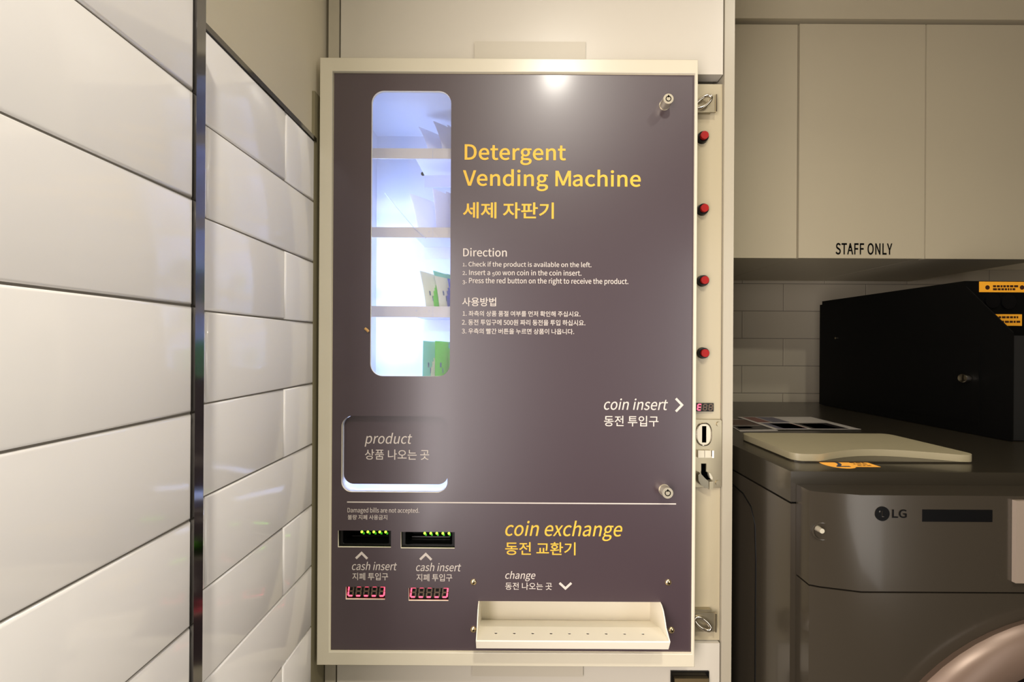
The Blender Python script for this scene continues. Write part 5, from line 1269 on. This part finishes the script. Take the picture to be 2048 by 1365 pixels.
# ------------------------------------------------------------------ wall cabinets above the washer
YW = 0.413
CT = 2.034
edges = [0.386, None, None, 1.33]
xa = P(1597, 300, YW)[0]
xb = P(1851, 300, YW)[0]
zb1 = P(1720, 517, YW)[2]
zt1 = P(1720, 46, YW)[2]
names = ('cream wall cabinet with plain door, directly beside the tall cabinet', 'cream wall cabinet whose door is marked STAFF ONLY', 'cream wall cabinet with plain door, right of the lettered one')
for k, (a, b) in enumerate(((0.386, xa), (xa, xb), (xb, xb + (xb - xa)))):
    wc = thing('wall_cabinet', names[k], 'cabinet', ((a + b) / 2, YW + 0.2, zb1), 'row of wall cabinets')
    a += 0.0008
    b -= 0.0008
    bm = bmesh.new()
    zt_ = zt1 - 0.001
    box(bm, a, b, YW + 0.022, YB - 0.001, zb1 + 0.003, zb1 + 0.018)
    box(bm, a, b, YW + 0.022, YB - 0.001, zt_ - 0.018, zt_)
    box(bm, a, a + 0.016, YW + 0.022, YB - 0.001, zb1 + 0.018, zt_ - 0.018)
    box(bm, b - 0.016, b, YW + 0.022, YB - 0.001, zb1 + 0.018, zt_ - 0.018)
    box(bm, a + 0.016, b - 0.016, YB - 0.012, YB - 0.001, zb1 + 0.018, zt_ - 0.018)
    obj('carcass', bm, M['cab'], wc)
    st = (0.003, 0.0, 0.0)[k]
    dr = obj('cabinet_door', B(a + 0.0012, b - 0.0012, YW + st, YW + 0.019 + st, zb1 + 0.0, zt_ - 0.002), M['cab'], wc, bevel=0.0015)
    if k == 1:
        ink('staff_lettering', [('STAFF ONLY', (1671, 1784.5, 486.5, 510), dict(weight=19, track=36))], YW + st, M['black'], dr)

# ------------------------------------------------------------------ washing machine
wm = thing('washing_machine', 'graphite grey front loading washing machine right of the vending machine, light lid on top', 'washing machine', (0.756, 0.3, 0.0))
WXA, WXB = 0.4135, 1.0985
WYF = -0.072          # front edge of the body
WYK = 0.700
WT = CZ - 0.186
seam = WT - 0.047
bm = bmesh.new()
box(bm, WXA, WXB, WYF, WYK, 0.02, seam - 0.0015)
body = obj('cabinet_body', bm, M['washer'], wm, bevel=0.004, segs=3)
# groove pressed into the side sheet
bm = bmesh.new()
pts = []
for (yy, zz) in ((0.55, 0.906), (0.10, 0.906), (0.055, 0.900), (0.030, 0.886), (0.018, 0.86), (0.015, 0.80), (0.015, 0.40), (0.015, 0.10)):
    pts.append((WXA + 0.0002, yy, zz))
tube(bm, pts, 0.0016, 6)
obj('side_groove', bm, M['blackm'], body)
top = obj('top_cover', B(WXA, WXB, WYF, WYK, seam + 0.0015, WT), M['washer2'], wm, bevel=0.006, segs=3)
obj('seam_gap', B(WXA + 0.003, WXB - 0.003, WYF + 0.003, WYK - 0.003, seam - 0.002, seam + 0.002), M['blackm'], body)
# bulged front: facet, then flat face
PA = 0.4215
zc1 = CZ - 0.205
zs = CZ - (1180 - CY) * 0.572 / F


def front_outline(i=0.0):
    return [(PA + i, WYF - 0.0005), (PA + i, WYF - 0.028), (PA + 0.012, WYF - 0.033), (0.482, WYF - 0.0445 + i), (1.030, WYF - 0.0445 + i),
            (1.078, WYF - 0.033), (1.0905 - i, WYF - 0.028), (1.0905 - i, WYF - 0.0005)]


bm = bmesh.new()
prism(bm, front_outline(), 'z', zs + 0.0012, zc1)
ctl = obj('control_panel', bm, M['washer'], wm, bevel=0.0035, segs=3)
bm = bmesh.new()
prism(bm, front_outline(), 'z', 0.08, zs - 0.0012)
fr = obj('front_sheet', bm, M['washer'], wm, bevel=0.003, segs=3)
bm = bmesh.new()
prism(bm, [(x + (0.003 if x < 0.7 else -0.003), min(y + 0.004, WYF - 0.0004)) for x, y in front_outline()], 'z', zs - 0.0016, zs + 0.0016)
obj('front_seam', bm, M['blackm'], fr)
YF = WYF - 0.0445
obj('kick_plate', B(WXA + 0.01, WXB - 0.01, WYF + 0.01, WYF + 0.03, 0.0, 0.08), M['blackm'], wm)
# display stripe and the round emblem with two letters
x0, x1, z0, z1 = R(1844, 1984, 1020, 1044, YF)
obj('display_strip', B(x0, x1, YF - 0.0006, YF - 0.0001, z0, z1), M['black'], ctl)
c = P(1764, 1028, YF)
bm = bmesh.new()
rr = 0.0100
ccc = circle(c.x, c.z, rr, 32)
me = flat_curve([('POLY', ccc), ('POLY', circle(c.x, c.z, rr * 0.86, 32)), ('POLY', circle(c.x - 0.003, c.z + 0.003, rr * 0.16, 12)), ('POLY', [(c.x - 0.0006, c.z + 0.0045), (c.x + 0.0006, c.z + 0.0045), (c.x + 0.0006, c.z - 0.0036), (c.x + 0.0036, c.z - 0.0036), (c.x + 0.0036, c.z - 0.0048), (c.x - 0.0006, c.z - 0.0048)])][0:1] + [('POLY', circle(c.x - 0.0034, c.z + 0.003, rr * 0.15, 12)), ('POLY', [(c.x - 0.0006, c.z + 0.0045), (c.x - 0.0006, c.z - 0.0048), (c.x + 0.0032, c.z - 0.0048), (c.x + 0.0032, c.z - 0.0036), (c.x + 0.0006, c.z - 0.0036), (c.x + 0.0006, c.z + 0.0045)])], depth=0.0006)
for v in me.vertices:
    x, z, t_ = v.co
    v.co = (x, YF - 0.0005 - t_, z)
link('emblem', me, M['black'], ctl)
ink('emblem_lettering', [('LG', (1784, 1813, 1019.5, 1036.5), dict(weight=16))], YF - 0.0002, M['black'], ctl)
# lock screw with its dimple on the facet
yq = -0.1055
q = P(1636, 1058, yq)
bm = bmesh.new()
cyl(bm, q.x, q.z, 0.0034, yq - 0.008, yq + 0.004, 18, r1=0.0042)
tag(obj('cam_lock', bm, M['nickel'], ctl, smooth=True, bevel=0.0012), label='bright round lock')
bm = bmesh.new()
q2 = P(1645, 1064, yq)
tube(bm, [(q2.x + 0.012 * math.cos(a), yq + 0.0006 - 0.1 * 0.012 * math.cos(a), q2.z + 0.012 * math.sin(a)) for a in [2 * math.pi * k / 24 for k in range(24)]], 0.0014, 8, closed=True)
obj('lock_dimple', bm, M['washer'], ctl, smooth=True)
# coin box at the right edge of the photo
yc = YF - 0.005
x0, x1, z0, z1 = R(2032, 2200, 1003, 1168, yc)
tag(obj('coin_slide_box', B(x0, x1, yc, YF - 0.0002, z0, z1), M['coinbox'], wm, bevel=0.003, segs=3), label='light grey coin box')
# drum door: ring and dark glass
dxc, dzc, dr_ = 0.790, 0.486, 0.318
yd = -0.142
bm = bmesh.new()
prof = [(dr_ - 0.004, YF - 0.0002), (dr_, -0.126), (dr_ - 0.004, -0.135), (dr_ - 0.013, yd), (dr_ - 0.034, yd - 0.004), (dr_ - 0.052, yd + 0.001), (dr_ - 0.058, yd + 0.010)]
n = 72
rings = [[bm.verts.new((dxc + r * math.cos(2 * math.pi * k / n), y, dzc + r * math.sin(2 * math.pi * k / n))) for k in range(n)] for r, y in prof]
for q, w in zip(rings, rings[1:]):
    for k in range(n):
        bm.faces.new((q[k], q[(k + 1) % n], w[(k + 1) % n], w[k]))
dd = obj('drum_door', bm, M['door_ring'], wm, smooth=True)
bm = bmesh.new()
prev = None
for j in range(6):
    t_ = j / 5
    r = (dr_ - 0.057) * (1 - t_) + 0.004 * t_
    ring_ = [bm.verts.new((dxc + r * math.cos(2 * math.pi * k / n), yd + 0.009 + 0.012 * math.sin(t_ * 1.5), dzc + r * math.sin(2 * math.pi * k / n))) for k in range(n)]
    if prev:
        for k in range(n):
            bm.faces.new((prev[k], prev[(k + 1) % n], ring_[(k + 1) % n], ring_[k]))
    prev = ring_
bm.faces.new(prev)
obj('door_glass', bm, M['glass_dark'], dd, smooth=True)
# detergent lid on top, with a scooped front edge
LX0, LX1, LY0, LY1 = 0.452, 0.747, 0.663 - D, 0.824 - D
lz = WT + 0.0135


def lid_outline(scoop, ins=0.0):
    pts = []
    r = 0.016
    for cx_, cy_, a in ((LX1 - r, LY1 - r, 0), (LX0 + r, LY1 - r, 90), (LX0 + r, LY0 + r, 180)):
        for i in range(6):
            t_ = math.radians(a + 90 * i / 5)
            pts.append((cx_ + (r - ins) * math.cos(t_), cy_ + (r - ins) * math.sin(t_)))
    m = 22
    for i in range(1, m):
        u = i / m
        x = LX0 + r + (LX1 - r - LX0 - r) * u
        k_ = max(0.0, math.sin(math.pi * min(1, max(0, (u - 0.10) / 0.86)))) ** 1.0
        pts.append((x, LY0 + ins + scoop * k_))
    for i in range(6):
        t_ = math.radians(270 + 90 * i / 5)
        pts.append((LX1 - r + (r - ins) * math.cos(t_), LY0 + r + (r - ins) * math.sin(t_)))
    return pts


bm = bmesh.new()
prism(bm, lid_outline(0.034), 'z', WT + 0.0022, lz)
lid = obj('dispenser_lid', bm, M['lid'], wm, bevel=0.005, segs=4)
tag(lid, label='light grey dispenser lid with scooped front edge')
bm = bmesh.new()
prism(bm, lid_outline(0.0), 'z', WT + 0.0001, WT + 0.0021)
obj('lid_base', bm, M['washer2'], lid)
# orange number sticker lying on the top cover
zt = WT + 0.0003


def on_top(px, py):
    u, v = px - CX, py - CY
    c_, s_ = math.cos(ROLL), math.sin(ROLL)
    u, v = u * c_ + v * s_, -u * s_ + v * c_
    d = (CZ - WT) * F / v
    return (u * d / F, d - D)


c0 = on_top(1674, 929.0)
cB = on_top(1764, 934)
cA = on_top(1738, 923.5)
bm = bmesh.new()
rs = 0.0235
pts = []
ya, yb_ = cB[1] + 0.002, cA[1] + 0.001
for k in range(25):
    a = math.radians(38 + 284 * k / 24)
    pts.append((c0[0] + rs * math.cos(a), c0[1] + rs * math.sin(a)))
xr = cB[0] - 0.004
pts += [(xr, c0[1] - rs * 0.62), (xr, c0[1] + rs * 0.62)]
prism(bm, pts, 'z', WT + 0.0001, zt)
stk = obj('number_sticker', bm, M['stick'], top)
tag(stk, label='orange sticker with a 2')
bm = bmesh.new()
vs, fs = glyph('2', 16)
mnx, mxx = min(v[0] for v in vs), max(v[0] for v in vs)
mny, mxy = min(v[1] for v in vs), max(v[1] for v in vs)
bv = [bm.verts.new((c0[0] - 0.012 + 0.022 * (x - mnx) / (mxx - mnx), c0[1] - 0.016 + 0.032 * (y - mny) / (mxy - mny), zt + 0.0002)) for x, y in vs]
for f in fs:
    bm.faces.new([bv[i] for i in f])
obj('sticker_digit', bm, M['ink_dark'], stk)
bm = bmesh.new()
random.seed(2)
for j, yy in enumerate((0.008, 0.0, -0.008)):
    x = c0[0] + 0.026
    while x < xr - 0.008:
        w = random.uniform(0.003, 0.008)
        box(bm, x, min(x + w, xr - 0.004), c0[1] + yy - 0.0016, c0[1] + yy + 0.0016, zt + 0.0001, zt + 0.0002)
        x += w + 0.002
obj('sticker_print', bm, M['ph3'], stk)

# ------------------------------------------------------------------ flyers on the washer


def flyer(corners, label, zz, pics):
    """corners: front-left, front-right, back-right, back-left in (x, y)"""
    cx_ = sum(p[0] for p in corners) / 4
    cy_ = sum(p[1] for p in corners) / 4
    o = thing('flyer', label, 'flyer', (cx_, cy_, zz), 'printed flyers on the washing machine')

    def at(u, v):
        a, b, c_, d_ = [Vector(p) for p in corners]
        return (a * (1 - u) + b * u) * (1 - v) + (d_ * (1 - u) + c_ * u) * v

    def patch(u0, u1, v0, v1, z0, z1):
        bm_ = bmesh.new()
        q_ = [tuple(at(u, v)) for u, v in ((u0, v0), (u1, v0), (u1, v1), (u0, v1))]
        prism(bm_, q_, 'z', z0, z1)
        return bm_
    sh_ = obj('paper_sheet', patch(0, 1, 0, 1, zz, zz + 0.0006), M['paper'], o)
    for u0, u1, v0, v1, mm in pics:
        obj('printed_picture', patch(u0, u1, v0, v1, zz + 0.00065, zz + 0.0008), M[mm], sh_)
    return o


fl = on_top(1548, 861)
frr = on_top(1722, 861)
bl = on_top(1475, 836)
br = on_top(1622, 836)
flyer((fl, frr, br, bl), 'larger white flyer with dark photo panels lying behind the light lid', WT + 0.0016,
      [(0.06, 0.40, 0.03, 0.46, 'ph2'), (0.14, 0.42, 0.06, 0.42, 'ph1'), (0.45, 0.88, 0.03, 0.46, 'ph4'), (0.50, 0.78, 0.06, 0.40, 'ph3'),
       (0.05, 0.22, 0.52, 0.97, 'ph1'), (0.24, 0.46, 0.52, 0.97, 'ph2')])
fl2 = on_top(1480, 864)
fr2 = on_top(1556, 862.5)
br2 = on_top(1500, 840)
bl2 = on_top(1440, 840)
flyer((fl2, fr2, br2, bl2), 'dark brown flyer half under the larger one, next to the tall cabinet', WT + 0.0003,
      [(0.03, 0.98, 0.45, 0.97, 'ph3'), (0.03, 0.97, 0.10, 0.42, 'ph4'), (0.10, 0.5, 0.20, 0.34, 'ph2')])

# ------------------------------------------------------------------ black payment box standing on the washer
bx = 0.985
pb = thing('payment_box', 'black steel payment box with slanted side, yellow labels, standing on the washing machine', 'box', (bx + 0.1, 0.4, WT))


def dy(d):
    return d - D


bw = 0.42
side = [(dy(1.33), WT + 0.001), (dy(0.815), WT + 0.001), (dy(0.815), 1.196), (dy(0.900), 1.299), (dy(1.33), 1.301)]
for xa in (bx, bx + bw):
    bm = bmesh.new()
    prism(bm, side, 'x', xa, xa + 0.003)
    obj('side_panel', bm, M['blackm'], pb, bevel=0.0008)
ky = dy(0.905)
obj('box_body', B(bx + 0.0035, bx + bw - 0.0005, ky, dy(1.325), WT + 0.001, 1.312), M['blackm'], pb, bevel=0.002)
low = obj('lower_panel', B(bx + 0.0035, bx + bw - 0.0005, dy(0.820), ky - 0.0005, WT + 0.002, 1.190), M['box_front'], pb, bevel=0.003)
d0, d1_ = dy(0.872), dy(1.265)
do = obj('side_door', B(bx - 0.0022, bx - 0.0002, d0, d1_, 1.005, 1.172), M['blackm'], pb, bevel=0.001)
kd = (bx - 0.003) * F / (1935 - CX)
kz = CZ - (752 - CY) * kd / F


def on_side(r, l, y, z, x):
    bm_ = bmesh.new()
    cyl(bm_, 0, 0, r, 0, l, 24)
    bmesh.ops.rotate(bm_, verts=bm_.verts, cent=(0, 0, 0), matrix=Matrix.Rotation(math.radians(90), 3, 'Z'))
    bmesh.ops.translate(bm_, verts=bm_.verts, vec=(x, y, z))
    return bm_


tag(obj('door_lock', on_side(0.0095, 0.012, dy(kd), kz, bx - 0.0023), M['chrome'], do, smooth=True, bevel=0.001), label='shiny chrome door lock')
sd = bx * F / (1672.5 - CX)
obj('screw_head', on_side(0.003, 0.003, dy(sd), CZ - (673 - CY) * sd / F, bx - 0.0002), M['chrome'], pb, smooth=True)
for lx0, lx1, ly0, ly1, rows, u0, u1 in ((1958, 2062, 564, 585, (571, 577), 1985, 2030), (1985, 2043, 629, 652, (633, 642), 1990, 2036)):
    x0, x1, z0, z1 = R(lx0, lx1, ly0, ly1, ky)
    l1 = obj('yellow_label', B(x0, x1, ky - 0.0008, ky - 0.0001, z0, z1), M['stick2'], pb)
    bm = bmesh.new()
    for row_ in rows:
        x = u0
        while x < u1:
            w = random.uniform(3, 8)
            r_ = R(x, x + w, row_, row_ + 4, ky)
            box(bm, r_[0], r_[1], ky - 0.0011, ky - 0.0009, r_[2], r_[3])
            x += w + 1.6
    if u0 == 1985:
        for px in (1974, 2043):
            q = P(px, 575.5, ky)
            cyl(bm, q.x, q.z, 0.0050, ky - 0.0011, ky - 0.0009, 10)
    obj('label_print', bm, M['ph3'], l1)
for px, py in ((1982, 602), (2014, 604)):
    q = P(px, py, ky)
    bm = bmesh.new()
    cyl(bm, q.x, q.z, 0.016, ky - 0.004, ky - 0.0001, 24)
    obj('round_bezel', bm, M['black'], pb, smooth=True, bevel=0.001)
